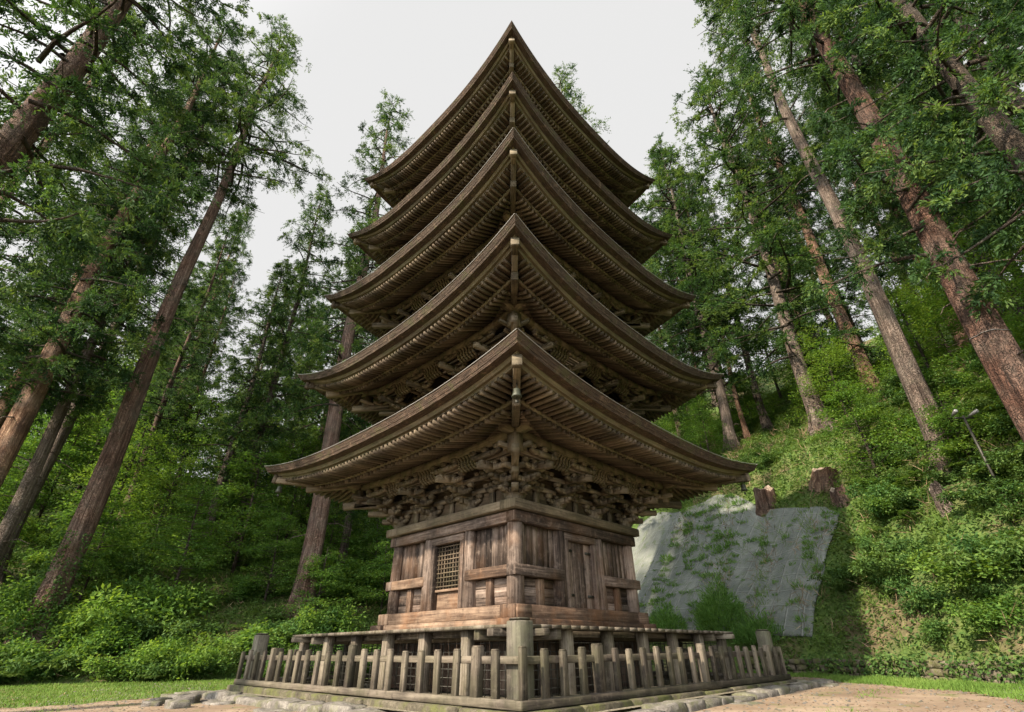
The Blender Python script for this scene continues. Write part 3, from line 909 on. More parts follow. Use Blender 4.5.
for i, (px, py, sc) in enumerate(((160, 706, .6), (172, 703, .75), (186, 706, .9), (203, 700, .7), (150, 709, .5), (176, 711, .8))):
    p = ground_at(px, py)
    o = link('loose_stone', RK[i], None, (p[0], p[1], p[2] + .06), random.uniform(0, 3)); o.scale = (sc, sc, sc * .9)
    tag(o, 'loose rough stone on the dirt left of the fenced terrace', 'stone', 'loose stones left of the terrace')

fen = empty('picket_fence', (0, 0, 0), R(45))
tag(fen, 'mossy weathered low wooden picket fence enclosing the pagoda on a stone plinth', 'fence')
FN = 5.14
for k in range(4):
    e = .003 * (k % 2)
    a = SB(k)
    for i in range(8):
        t0 = -5.3 + i * 10.6 / 8
        a.bx(t0 + .01, t0 + 10.6 / 8 - .01, FN - .17, FN + .2 + random.uniform(-.03, .03), .0, .325 + random.uniform(-.015, .012), 0)
    a.build('plinth', 'plinth_rock', fen, bevel=.02)
    a = SB(k); a.bx(-5.22 + e, 5.22 - e, FN - .09, FN + .09 - e, .335, .455 - e, 0); a.build('sill', 'wood_fence', fen, bevel=.012)
    a = SB(k); a.bx(-5.1, 5.1, FN - .05 - e, FN - .005, .88 + e, .985 + e, 0); a.build('rail', 'wood_fence', fen, bevel=.008)
    NP = 22
    for i in range(NP):
        if i == 0 and k != 0 and False: continue
        t = -5.12 + i * 10.24 / NP + random.uniform(-.02, .02)
        big = i % 8 == 4
        a = SB(k); wd = .078 if big else .060 + random.uniform(-.005, .006)
        zt2 = 1.09 + (.06 if big else 0) + random.uniform(-.03, .03)
        ln = random.uniform(-.018, .018)
        n0, n1 = (FN - .06, FN + .075) if big else (FN - .003, FN + .07)
        lo = [sd(k, t - wd, n0, .45), sd(k, t + wd, n0, .45), sd(k, t + wd, n1, .45), sd(k, t - wd, n1, .45)]
        hi = [sd(k, t + ln - wd, n0, zt2 - .025), sd(k, t + ln + wd, n0, zt2 - .025), sd(k, t + ln + wd, n1, zt2 - .025), sd(k, t + ln - wd, n1, zt2 - .025)]
        tp = [sd(k, t + ln - wd * .8, n0 + .006, zt2), sd(k, t + ln + wd * .8, n0 + .006, zt2), sd(k, t + ln + wd * .8, n1 - .006, zt2), sd(k, t + ln - wd * .8, n1 - .006, zt2)]
        tn = random.random(); a.hexa(lo + hi, tn); a.hexa(hi + tp, tn)
        a.build('picket', 'wood_fence', fen, bevel=.004)
    a = SB(k); a.bx(-4.88 - .155, -4.88 + .155, 4.88 - .155, 4.88 + .155, .24, 1.46, 2); a.bx(-4.88 - .13, -4.88 + .13, 4.88 - .13, 4.88 + .13, 1.46, 1.5, 0)
    a.build('corner_post', 'wood_post', fen, bevel=.035)

# ------------------------------------------------------------------ slope mat
MAT_BOT = [(560, 642), (640, 640), (720, 640), (813, 641)]
MAT_TOP = [(640, 526), (690, 509), (738, 497), (790, 510), (842, 514)]
def poly_pts(pix, n):
    P = np.array([ground_at(*q)[:2] for q in pix]); u = np.linspace(0, len(P) - 1, n); k = np.minimum(u.astype(int), len(P) - 2); f = (u - k)[:, None]
    return P[k] * (1 - f) + P[k + 1] * f
def drape_strip(nu, nv, lift, mat, name, ulen, vlen):
    Bo, To = poly_pts(MAT_BOT, nu + 1), poly_pts(MAT_TOP, nu + 1)
    u = np.linspace(0, 1, nu + 1)[None, :]; v = np.linspace(0, 1, nv + 1)[:, None]
    X = Bo[None, :, 0] * (1 - v) + To[None, :, 0] * v; Y = Bo[None, :, 1] * (1 - v) + To[None, :, 1] * v
    X = X + .10 * np.sin(v * 14 + u * 3) * (u > .95)
    Z = height(X, Y) + lift + .05 * np.sin(u * 23 + v * 3) * np.sin(v * 17)
    V = np.stack([X, Y, Z], -1).reshape(-1, 3)
    F = []; UV = []
    for j in range(nv):
        for i in range(nu):
            q = j * (nu + 1) + i
            F.append((q, q + 1, q + nu + 2, q + nu + 1))
            UV += [(i / nu * ulen, j / nv * vlen), ((i + 1) / nu * ulen, j / nv * vlen), ((i + 1) / nu * ulen, (j + 1) / nv * vlen), (i / nu * ulen, (j + 1) / nv * vlen)]
    o = link(name, np_mesh(name, V, F, mat, None, True, UV))
    so = o.modifiers.new('solidify', 'SOLIDIFY'); so.thickness = .03; so.offset = 1
    return o
mat_o = drape_strip(48, 36, .12, M['geotextile'], 'slope_mat', 17, 9)
MC = [ground_at(*q)[:2] for q in (MAT_BOT[0], MAT_BOT[-1], MAT_TOP[-1], MAT_TOP[0])]
MATPOLY = np.array([ground_at(*q)[:2] for q in MAT_BOT + MAT_TOP[::-1]])
tag(mat_o, 'large grey erosion control mat with pale seams pinned on the bank behind the pagoda', 'erosion mat')

# ------------------------------------------------------------------ foliage kit
def unit(v): return v / np.maximum(np.linalg.norm(v, axis=-1, keepdims=True), 1e-9)
def leaves(C, D, L, Wd, tint, rng, fold=.15):
    n = len(C)
    D = unit(D); S = unit(np.cross(D, rng.normal(size=(n, 3))))
    Nn = np.cross(S, D)
    L = np.broadcast_to(L, n)[:, None]; Wd = np.broadcast_to(Wd, n)[:, None]
    mid = C + D * L * .45
    V = np.stack([C, mid + S * Wd * .5 + Nn * Wd * fold, C + D * L, mid - S * Wd * .5 + Nn * Wd * fold], 1).reshape(-1, 3)
    F = np.arange(4 * n).reshape(n, 4)
    return V, F, tint
def flat_leaves(C, D, L, Wd, tint, rng, tilt=.35):
    """broad leaves lying roughly level"""
    n = len(C)
    up = unit(np.array([0, 0, 1.0]) + rng.normal(size=(n, 3)) * tilt)
    D = unit(D - up * (D * up).sum(1, keepdims=True)); S = np.cross(D, up)
    L = np.broadcast_to(L, n)[:, None]; Wd = np.broadcast_to(Wd, n)[:, None]
    mid = C + D * L * .42
    V = np.stack([C, mid + S * Wd * .5, C + D * L - up * L * .15, mid - S * Wd * .5], 1).reshape(-1, 3)
    return V, np.arange(4 * n).reshape(n, 4), tint
def merge(parts):
    V = []; F = []; T = []; o = 0
    for v, f, t in parts:
        V.append(v); F.append(f + o); T.append(t); o += len(v)
    return np.concatenate(V), np.concatenate(F), np.concatenate(T)

def trunk_mesh(name, H, r0, mat, seed, flare_=1.0, rings=34, n=20, bend=.0, top=.06):
    rg = np.random.default_rng(seed); ph = rg.uniform(0, 6.28, 12)
    V = []; zz = np.concatenate([[-.8, -.2, 0, .15, .35, .6, 1.0, 1.6], np.linspace(2.4, H, rings - 8)])
    for z in zz:
        f = max(z, 0) / H
        r = r0 * ((1 - f) ** .8 * (1 - top) + top) * (1 + flare_ * .75 * math.exp(-max(z + .2, 0) / .7))
        cx = bend * math.sin(f * 3 + ph[0]) + .12 * math.sin(z * .28 + ph[1]) * min(1, z / 3 if z > 0 else 0); cy_ = bend * math.cos(f * 2.4 + ph[2])- bend * math.cos(ph[2]) + .12 * math.sin(z * .23 + ph[3]) * min(1, z / 3 if z > 0 else 0)
        for k in range(n):
            a = 2 * math.pi * k / n
            lob = 1 + .06 * math.sin(3 * a + ph[4] + z * .05) + .05 * math.sin(5 * a + ph[5] - z * .08) + .035 * math.sin(9 * a + ph[6] + z * .1)
            lob += .22 * flare_ * math.exp(-max(z, 0) / .8) * math.sin(6 * a + ph[7])
            V.append((cx + r * lob * math.cos(a), cy_ + r * lob * math.sin(a), z))
    F = [(i * n + k, i * n + (k + 1) % n, (i + 1) * n + (k + 1) % n, (i + 1) * n + k) for i in range(len(zz) - 1) for k in range(n)]
    return np_mesh(name, V, F, mat, None, True)

def cedar_crown(seed, H, z0, rmax, nb=95, dens=1.0, droop=.35, leafL=.15, leafW=.048, tuft=165, low=(), rnd=.55):
    """returns (crown mesh, limbs mesh) of a tall cedar whose lowest bough leaves the trunk at z0"""
    rg = np.random.default_rng(seed)
    parts = []; lb = MB()
    for i in range(nb + len(low)):
        f = ((i + rg.uniform(0, .9)) / nb)
        if i >= nb: f = .15
        z = z0 + (H - z0) * f if i < nb else low[i - nb]
        prof = (1 - f) ** rnd * .88 + .14
        if f < .12: prof *= .55 + f * 3.5
        L = rmax * prof * rg.uniform(.45, 1.15)
        az = i * 2.39996 + rg.uniform(-.5, .5)
        if i >= nb: L = rmax * rg.uniform(.45, .8)
        d = np.array([math.cos(az), math.sin(az), 0]); sdv = np.array([-d[1], d[0], 0])
        rise = rg.uniform(-.1, .3) + .35 * f
        q = np.linspace(0, 1, 6)
        curve = [np.array([0, 0, z]) + d * L * v + sdv * L * .12 * math.sin(v * 3 + i) + np.array([0, 0, L * (rise * v - droop * v * v * 1.4 + .25 * v ** 4)]) for v in q]
        lb.tube([tuple(c) for c in curve], [max(.012, (.03 + .013 * L) * (1 - v * .88)) for v in q], 5, cap=False)
        nt_ = int(max(3, L * 2.3 * dens))
        for j in range(nt_):
            v = rg.uniform(.16, 1.05) ** .85
            k = min(int(v * 5), 4); fr = v * 5 - k
            c = curve[k] * (1 - fr) + curve[k + 1] * fr
            c = c + sdv * rg.normal() * .28 * L * (.3 + .5 * v) * .6 + np.array([0, 0, rg.normal() * .16])
            rad = rg.uniform(.26, .62)
            n = int(tuft * rg.uniform(.6, 1.3))
            na = 9
            A = unit(unit(rg.normal(size=(na, 3))) + d * .55 + np.array([0, 0, -.12]))
            ia = rg.integers(0, na, n); u = rg.uniform(.12, 1, n)
            Aa = A[ia]; ln = rad * rg.uniform(.8, 1.45, na)[ia]
            pp = Aa * (u * ln)[:, None] + rg.normal(size=(n, 3)) * .035
            pp[:, 2] -= .38 * u ** 2 * ln
            sd_ = unit(np.cross(Aa, rg.normal(size=(n, 3))))
            dirs = Aa * .9 + sd_ * .6 + np.array([0, 0, -.25]) * u[:, None]
            base = rg.uniform(.05, .85)
            parts.append(leaves(c + pp, dirs, leafL * rg.uniform(.6, 1.3, n), leafW, np.clip(base + .18 * (u - .5) + rg.normal(size=n) * .12, 0, 1), rg))
    V, F, T = merge(parts)
    crown = np_mesh('crown', V, F, M['leaf_cedar'], T)
    limbs = np_mesh('limbs', lb.V, lb.F, M['bark_dark'], lb.T, True, lb.U)
    return crown, limbs

def put(root_name, loc, rz, label, cat, group, pieces, sc=1.0):
    e = empty(root_name, loc, rz)
    e.scale = (sc, sc, sc) if not isinstance(sc, tuple) else sc
    tag(e, label, cat, group)
    for nm_, me in pieces:
        o = link(nm_, me, e)
        if nm_ == 'limbs': o['kind'] = 'stuff'
    return e

# crown variants (heights are those of the trees they sit on)
CR = {}
CR['full'] = cedar_crown(101, 44, 11, 4.6, 125, 1.0)
CR['edge'] = cedar_crown(109, 42, 9.0, 4.3, 130, 1.1)
CR['crest'] = cedar_crown(110, 50, 29, 6.8, 85, 1.0)
CR['high'] = cedar_crown(102, 43, 18, 4.4, 110, 1.0)
CR['mid'] = cedar_crown(103, 36, 9, 3.9, 100, .95)
CR['loose'] = cedar_crown(104, 43, 11, 4.8, 105, .8, .45)
CR['low'] = cedar_crown(105, 33, 4.5, 4.0, 110, .9)
CR['big'] = cedar_crown(106, 42, 6.5, 5.4, 135, 1.05)
CR['top'] = cedar_crown(107, 47, 31, 4.6, 60, .9, low=(16.5, 17, 17.6, 22, 23, 24.5))
CR['near'] = cedar_crown(108, 48, 19, 4.6, 100, 1.0, low=(10.6, 10.9, 11.2, 11.5, 11.8, 12, 12.4, 12.7, 13.1, 13.4, 13.7, 14.0, 14.3, 14.7))
CRH = dict(full=44, high=43, mid=36, loose=43, low=33, big=42, top=47, near=48, edge=42, crest=50)

def cedar(px, py, dep, r0, var, barkm, label, seed, group=None, rz=None, sc=1.0, flare_=1.0, name='cedar_tree', extra=0.0, wid=1.0):
    p = at(px, py, dep)
    x, y = p[0], p[1]
    z = gz(x, y) - .05
    tm = trunk_mesh('trunk', CRH[var] * .97, r0 / sc, M[barkm], seed, flare_)
    rz = random.uniform(0, 6.28) if rz is None else rz
    e = put(name, (x, y, z + extra), rz, label, 'cedar', group, [('trunk', tm), ('crown', CR[var][0]), ('limbs', CR[var][1])], sc)
    if wid != 1.0:
        for ch in e.children:
            if ch.name.split('.')[0] in ('crown', 'limbs'): ch.scale = (wid, wid, 1)
    rg = np.random.default_rng(seed + 900)
    z0_ = dict(full=11, high=18, mid=9, loose=11, low=4.5, big=6.5, top=28, near=20, edge=9.5, crest=29)[var]
    for q in range(int(3 + z0_ * .4)):      # dead snags on the bare trunk
        db = MB()
        zz = rg.uniform(.3, 1.05) * z0_; a_ = rg.uniform(0, 6.28); L = rg.uniform(.4, 1.6); r_ = r0 / sc * (1 - zz / CRH[var])
        d = Vector((math.cos(a_), math.sin(a_), rg.uniform(-.5, .25))); p0 = Vector((d.x * r_ * .6, d.y * r_ * .6, zz))
        p1 = p0 + d * L * .6; p2 = p0 + d * L + Vector((rg.normal() * .15, rg.normal() * .15, -L * .25))
        db.tube([p0, p1, p2], [.035, .024, .008], 5, cap=False)
        db.build('dead_branch', 'bark_grey', e, True)
    return e


# left-hand trees
L1 = cedar(122, 425, 28.5, .60, 'crest', 'bark_red', 'tall reddish cedar with ivy at its foot behind the left lawn', 1, rz=.6, sc=1.05)
cedar(27, 402, 25, .58, 'full', 'bark_orange', 'thick orange-barked cedar at the left edge beside a thinner grey trunk', 2, sc=1.1)
cedar(55, 422, 27, .33, 'mid', 'bark_grey', 'slimmer grey cedar trunk just right of the thick orange one at the left edge', 3, sc=1.25)
cedar(42, 95, 15, .46, 'edge', 'bark_red', 'nearest cedar at upper left with a thick fibrous trunk and heavy boughs', 4, rz=2.2)
cedar(24, 170, 30, .46, 'mid', 'bark_orange', 'sunlit cedar trunk seen behind the nearest cedar at upper left', 5, sc=1.25)
cedar(118, 205, 36, .46, 'full', 'bark_orange', 'straight sunlit cedar between the tall left lawn cedar and the edge trees', 6)
cedar(166, 215, 42, .42, 'mid', 'bark_grey', 'grey cedar further back beside the tall left lawn cedar', 7, sc=1.2)
cedar(313, 540, 32, .62, 'loose', 'bark_red', 'cedar standing close behind the pagoda to its left with a high open crown', 8, rz=1.0, sc=1.18)
cedar(270, 400, 44, .36, 'low', 'bark_dark', 'dark thin-limbed conifer against the sky left of the pagoda', 9, sc=1.2)
cedar(185, 425, 46, .26, 'mid', 'bark_orange', 'slim pale sunlit trunk in the woods left of the pagoda', 10, sc=.8)
cedar(245, 470, 52, .36, 'low', 'bark_dark', 'dark conifer deep in the woods left of the pagoda', 11)
cedar(232, 450, 40, .34, 'low', 'bark_grey', 'bushy conifer in the gap right of the tall left lawn cedar', 12, sc=.85, wid=1.35)
cedar(322, 440, 48, .36, 'low', 'bark_dark', 'bushy conifer behind the cedar nearest the left of the pagoda', 13, sc=1.15, wid=1.4)
cedar(356, 470, 40, .32, 'low', 'bark_grey', 'conifer half hidden by the left-hand pagoda eaves', 14, sc=1.0, wid=1.3)
rgi = np.random.default_rng(5); ni = 1500; zi = 4.5 * rgi.uniform(0, 1, ni) ** 1.6; ai = rgi.normal(-1.0, .9, ni)
keep = wav(ai * 2, zi, 2.0) > -.35; zi, ai = zi[keep], ai[keep]; ni = len(zi)
ri = (.60 / 1.05 * (1 + .6 * np.exp(-zi / .7)) + rgi.uniform(.02, .14, ni))
Ci = np.stack([ri * np.cos(ai), ri * np.sin(ai), zi], 1)
V, F, T = leaves(Ci, np.stack([np.cos(ai), np.sin(ai), -.4 + 0 * ai], 1) + rgi.normal(size=(ni, 3)) * .5, .15 * rgi.uniform(.6, 1.2, ni), .10, np.clip(rgi.normal(.5, .2, ni), 0, 1), rgi)
iv = link('ivy', np_mesh('ivy', V, F, M['leaf_cover'], T), L1); iv.rotation_euler = (0, 0, -.6)
# right-hand trees
R1 = cedar(1006, 355, 13.5, .48, 'near', 'bark_deep', 'nearest cedar at right with a smooth red trunk wrapped by wires', 21, rz=.9, flare_=.6)
a = MB(); ph = np.random.default_rng(21).uniform(0, 6.28, 12)
for z in (4.0, 7.4):
    rr = .48 * ((1 - z / 46.6) ** .8 * .94 + .06) + .012
    def lob(q): return 1 + .06 * math.sin(3 * q + ph[4] + z * .05) + .05 * math.sin(5 * q + ph[5] - z * .08) + .035 * math.sin(9 * q + ph[6] + z * .1)
    a.tube([(.12 * math.sin(z * .28 + ph[1]) + rr * lob(q) * math.cos(q), .12 * math.sin(z * .23 + ph[3]) + rr * lob(q) * math.sin(q), z + .05 * math.sin(q)) for q in np.linspace(0, 6.28, 41)], [.011] * 41, 5, cap=False)
a.build('wire_band', 'grey_steel', R1)
cedar(890, 330, 23, .43, 'top', 'bark_grey', 'tall grey-brown cedar left of the nearest red cedar on the right slope', 22, rz=2.0)
cedar(812, 395, 34, .52, 'low', 'bark_grey', 'broad-footed grey cedar on the crest above the erosion mat', 23, sc=1.2, wid=1.5, flare_=1.7)
cedar(716, 380, 42, .40, 'low', 'bark_grey', 'bushy cedar just right of the pagoda below the crest trees', 33, sc=1.1, wid=1.5)
cedar(852, 340, 36, .46, 'high', 'bark_orange', 'sunlit orange cedar with a ring of dead twigs on the right slope', 24)
cedar(935, 285, 36, .40, 'full', 'bark_orange', 'sunlit cedar seen between two nearer trunks on the right slope', 25)
cedar(1004, 290, 25, .42, 'big', 'bark_grey', 'grey cedar at the right edge behind the nearest red cedar', 26)
cedar(1040, 120, 19, .30, 'big', 'bark_dark', 'bushy cedar filling the top right corner', 28)
cedar(1072, 215, 12.0, .34, 'edge', 'bark_dark', 'near cedar whose low boughs reach in from the right edge', 35, rz=1.4)
cedar(742, 415, 41, .20, 'mid', 'bark_orange', 'slim sunlit cedar on the far slope just right of the pagoda', 29, sc=.9)
cedar(709, 425, 43, .18, 'mid', 'bark_orange', 'thin sunlit cedar on the far slope nearest the pagoda eaves', 30, sc=.85)
cedar(690, 425, 45, .17, 'mid', 'bark_red', 'thin red cedar half hidden by the pagoda eaves on the far slope', 31, sc=.8)
cedar(566, 140, 44, .42, 'loose', 'bark_grey', 'cedar mostly hidden behind the pagoda with its top showing beside the highest roof', 32, sc=1.15)
# the wood on the slopes
GL = 'tall cedar in the dense wood covering the slope right of the pagoda'
GLL = 'tall conifer in the open wood on the rise left of the pagoda'
TV = ['low', 'mid', 'low', 'big', 'low', 'full']
TM = {}
def wood_tree(x, y, i, label, group, sc):
    v = TV[i % 6]
    if (v, i % 3) not in TM: TM[(v, i % 3)] = trunk_mesh('trunk', CRH[v] * .97, .36, M[('bark_red', 'bark_grey', 'bark_orange')[i % 3]], 300 + i)
    put('cedar_tree', (x, y, gz(x, y) - .1), random.uniform(0, 6.28), label, 'cedar', group, [('trunk', TM[(v, i % 3)]), ('crown', CR[v][0]), ('limbs', CR[v][1])], sc)
i = 0
for x, y, sc in [(16, 27, .8), (21, 22, .85), (26, 17, .9), (30, 10, .9), (34, 2, .9), (23, 31, .9), (29, 26, .9), (34, 20, .9), (13, 35, .8), (17, 40, .9), (26, 40, 1), (34, 32, 1), (40, 24, 1), (42, 12, 1), (9, 45, .8), (20, 52, 1), (32, 48, 1), (44, 40, 1), (28, 3, .8), (14, 56, 1.0), (50, 28, 1), (38, -6, .9), (36, 12, .9), (44, 2, 1), (38, 38, 1), (27, 56, 1), (24, -3, .7)]:
    wood_tree(x + random.uniform(-1, 1), y + random.uniform(-1, 1), i, GL, 'cedars of the right-hand wood', sc * random.uniform(.9, 1.1)); i += 1
for x, y, sc in [(-30, 24, .8), (-24, 38, .8), (-36, 34, .9), (-46, 30, 1), (-14, 46, .65), (-22, 54, .8), (-34, 54, .9), (-48, 48, 1), (-8, 58, .65), (-28, 46, .9), (-42, 42, 1), (-18, 62, .8), (-30, 66, .9), (-44, 62, 1), (-58, 36, 1), (-47, 42, .9), (-52, 50, 1), (-40, 35, .8), (-60, 56, 1)]:
    wood_tree(x + random.uniform(-1, 1), y + random.uniform(-1, 1), i, GLL, 'conifers of the left-hand wood', sc * random.uniform(.9, 1.1)); i += 1

def crowded(x, y, margin=0):
    p = np.array([x, y, gz(x, y)]) - CAM; dz = p @ FW; px, py = 512 + FPX * (p @ RT) / dz, 356 - FPX * (p @ UP) / dz
    return any(x0 - margin < px < x1 + margin and y0 < py < y1 + margin for x0, y0, x1, y1 in ((745, 484, 862, 530), (785, 425, 860, 530), (928, 488, 966, 540)))
# young broadleaf trees
def broad_tree(seed, H, r, n_br, lpb):
    rg = np.random.default_rng(seed); parts = []; lb = MB()
    lb.tube([(0, 0, -.3), (.1, 0, H * .4), (.0, .15, H * .8), (0, .1, H)], [.012 * H + .02, .010 * H, .005 * H, .012], 8)
    for i in range(n_br):
        f = rg.uniform(.08, 1.0); z = H * f
        L = r * (1.15 - .75 * f) * rg.uniform(.6, 1.15); az = i * 2.4 + rg.uniform(-.4, .4)
        d = np.array([math.cos(az), math.sin(az), rg.uniform(.05, .35)])
        lb.tube([(0, 0, z * .92), tuple(np.array([0, 0, z * .92]) + d * L * .5), tuple(np.array([0, 0, z * .92]) + d * L + np.array([0, 0, -.08 * L]))], [.025, .015, .006], 4, cap=False)
        n = int(lpb * rg.uniform(.6, 1.3) * L / r)
        u = rg.uniform(.25, 1.05, n); 
        c = np.array([0, 0, z * .92]) + d * (L * u)[:, None] + np.stack([-np.sin(az) * np.ones(n), np.cos(az) * np.ones(n), np.zeros(n)], 1) * (rg.normal(size=n) * .33 * L * (1.1 - .4 * u))[:, None]
        c[:, 2] += rg.normal(size=n) * .10 - .12 * L * u ** 2
        dirs = d + rg.normal(size=(n, 3)) * .8
        b = rg.uniform(.25, .75)
        parts.append(flat_leaves(c, dirs, .17 * rg.uniform(.7, 1.25, n), .085, np.clip(b + rg.normal(size=n) * .15, 0, 1), rg, .45))
    V, F, T = merge(parts)
    return np_mesh('crown', V, F, M['leaf_broad'], T), np_mesh('trunk', lb.V, lb.F, M['bark_dark'], lb.T, True, lb.U)
BT = [broad_tree(201, 7.5, 2.9, 60, 230), broad_tree(202, 5.5, 2.5, 48, 230), broad_tree(203, 9.0, 3.2, 66, 230)]
def sapling(x, y, v, label, group, sc=1.0):
    if crowded(x, y, 18): return
    put('broadleaf_tree', (x, y, gz(x, y) - .05), random.uniform(0, 6.28), label, 'tree', group, [('trunk', BT[v][1]), ('crown', BT[v][0])], sc)
bl = 'young light green broadleaf tree in the undergrowth left of the pagoda'
for x, y, sc in [(-22, 13, 1), (-18.5, 15.5, .9), (-26, 16, 1.1), (-15, 18, .9), (-11.5, 17.5, .8), (-19, 21, 1.2), (-23, 25, 1.3), (-13, 24, 1.1), (-8.5, 20, .9), (-28, 21, 1.2), (-31, 13, 1), (-16, 30, 1.4), (-10, 29, 1.2), (-5, 24, 1), (-25, 31, 1.4), (-35, 18, 1.2), (-20, 36, 1.5), (-12, 36, 1.3), (-6, 33, 1.2), (-29, 28, 1.4), (-38, 24, 1.4), (-17, 25, 1.2), (-21, 30, 1.4), (-26, 37, 1.6), (-32, 34, 1.6), (-15, 41, 1.5), (-8, 40, 1.4), (-22, 44, 1.7), (-33, 42, 1.7), (-40, 33, 1.6), (-3, 30, 1.1), (-13.5, 20.5, 1), (-24, 20, 1.1), (-10, 24, 1), (-18, 51, 1.7), (-28, 52, 1.8), (-10, 49, 1.5), (-44, 17, 1.6), (-50, 24, 1.8), (-42, 11, 1.4), (-55, 19, 1.8), (-48, 12, 1.6), (-46, 27, 1.8), (-60, 28, 2), (-38, 29, 1.7), (-42, 36, 1.9), (-50, 44, 2.1), (-46, 38, 2), (-35, 30, 1.6), (-55, 48, 2.1), (-52, 53, 2.2), (-43, 31, 1.8), (-36, 24, 1.5)]:
    sapling(x + random.uniform(-.8, .8), y + random.uniform(-.8, .8), random.randrange(3), bl, 'young trees left of the pagoda', sc * random.uniform(.85, 1.1))
br = 'young broadleaf tree in the undergrowth on the right slope'
for x, y, sc in [(16.5, 2, .6), (17.5, 6, .75), (18.5, -2, .7), (20, 10, .8), (17, 13, .7), (19, 16, .8), (22, 3, .9), (24, 17, .9), (15.5, 20, .7), (12.5, 22, .7), (20, 23, .9), (26, 22, 1), (16, 27, .9), (22, -4, .8), (26, -1, .9), (27, 10, 1), (18, -7, .7), (10, 27, .9), (30, 15, 1), (13, 26, .8), (22, 13, .9), (25, 6, .9), (23, 27, 1), (18, 32, 1), (29, 20, 1), (12, 32, .9), (32, 8, 1), (28, 30, 1.1), (20, 36, 1), (33, 14, 1), (8, 32, .9), (22, 8, .8), (19.5, 19.5, .8), (9, 38, 1.2), (13, 40, 1.3), (17, 36, 1.2), (16, 24, .9), (6, 38, 1.1)]:
    sapling(x + random.uniform(-.8, .8), y + random.uniform(-.8, .8), random.randrange(3), br, 'young trees on the right slope', sc * random.uniform(.85, 1.1))

# shrubs
def shrub_mesh(seed, r, h, n, mat, L=.15, Wd=.075, lump=15):
    rg = np.random.default_rng(seed); parts = []
    for i in range(lump):
        c = np.array([rg.normal() * r * .55, rg.normal() * r * .55, h * rg.uniform(.15, .85)])
        rr = np.array([r * .42, r * .42, h * .30]) * rg.uniform(.5, 1.3)
        m = n // lump
        pp = unit(rg.normal(size=(m, 3))) * (rg.uniform(.15, 1, (m, 1)) ** .6) * np.where(rg.uniform(size=(m, 1)) < .15, 1.5, 1.0)
        P = c + pp * rr; P[:, 2] = np.abs(P[:, 2])
        b = rg.uniform(.3, .7)
        parts.append(flat_leaves(P, pp + rg.normal(size=(m, 3)) * .6, L * rg.uniform(.6, 1.3, m), Wd, np.clip(b + .2 * pp[:, 2] * 0 + rg.normal(size=m) * .17, 0, 1), rg, .6))
    V, F, T = merge(parts)
    return np_mesh('shrub', V, F, M[mat], T)
SH = [shrub_mesh(401, 1.0, 1.25, 2600, 'leaf_shrub'), shrub_mesh(402, 1.2, 1.0, 2600, 'leaf_cover', .17, .07), shrub_mesh(403, .8, .8, 1800, 'leaf_cover', .13, .075), shrub_mesh(404, 1.1, 1.5, 2800, 'leaf_broad', .16, .08)]
def shrub(x, y, v, label, group, sc):
    o = link('shrub', SH[v], None, (x, y, gz(x, y) - .08), random.uniform(0, 6.28)); o.scale = (sc, sc, sc * random.uniform(.8, 1.15))
    tag(o, label, 'shrub', group)
sl = 'leafy green shrub in the belt of bushes behind the left lawn'
for i in range(70):
    u = i / 69
    x = -34 + 30 * u; k = random.choice((0, 0, 1, 2))
    ty = np.interp(x, [-60, -30, -20, -14, -8, -2], [-14, 4, 8, 10.2, 13.2, 15.5])
    shrub(x, ty + random.uniform(.2, 1.2) + k * 1.5, random.randrange(4), sl, 'shrubs behind the left lawn', random.uniform(.7, 1.15) + .15 * k)
sh = 'leafy shrub on the wooded rise left of the pagoda'
k = 0
while k < 70:
    x = random.uniform(-36, 6); y = random.uniform(9, 32)
    s0 = float(seg_dist(np.array([x]), np.array([y]))[0])
    if s0 < 2.5: continue
    shrub(x, y, random.choice((0, 3, 3, 1)), sh, 'shrubs on the left rise', random.uniform(.8, 1.7)); k += 1
sr = 'leafy green shrub growing on the bank at the right'
cnt = 0
while cnt < 165:
    x = random.uniform(12.6, 24); y = random.uniform(-9, 18)
    s0 = float(seg_dist(np.array([x]), np.array([y]))[0])
    if s0 < .7 or s0 > 11: continue
    p = np.array([x, y, gz(x, y)]) - CAM; dz = p @ FW
    px, py = 512 + FPX * (p @ RT) / dz, 356 - FPX * (p @ UP) / dz
    if px < 850 and py > 490: continue
    if px < 700 or crowded(x, y, 8): continue
    shrub(x, y, random.randrange(4), sr, 'shrubs on the right bank', random.uniform(.5, 1.05)); cnt += 1

# tall reedy bush in front of the mat
def reed_mesh(seed, n, r, h):
    rg = np.random.default_rng(seed)
    th = rg.uniform(0, 6.28, n); q = np.sqrt(rg.uniform(0, 1, n)) * r
    lump_ = .62 + .38 * np.sin(th * 3 + seed) * np.sin(th * 5 + 2 * seed) + .25 * np.sin(q * 9 + th * 7)
    q = q * (.75 + .4 * lump_); z = rg.uniform(0, 1, n) ** .8 * h * (1 - .6 * np.clip(q / r, 0, 1) ** 2) * (.55 + .6 * lump_)
    C = np.stack([np.cos(th) * q, np.sin(th) * q, z], 1)
    D = np.stack([np.cos(th) * .5, np.sin(th) * .5, np.full(n, .75)], 1) + rg.normal(size=(n, 3)) * .4
    V, F, T = leaves(C, D, rg.uniform(.16, .34, n), .035, np.clip(rg.normal(.5, .2, n), 0, 1), rg)
    return np_mesh('reed_bush', V, F, M['leaf_reed'], T)
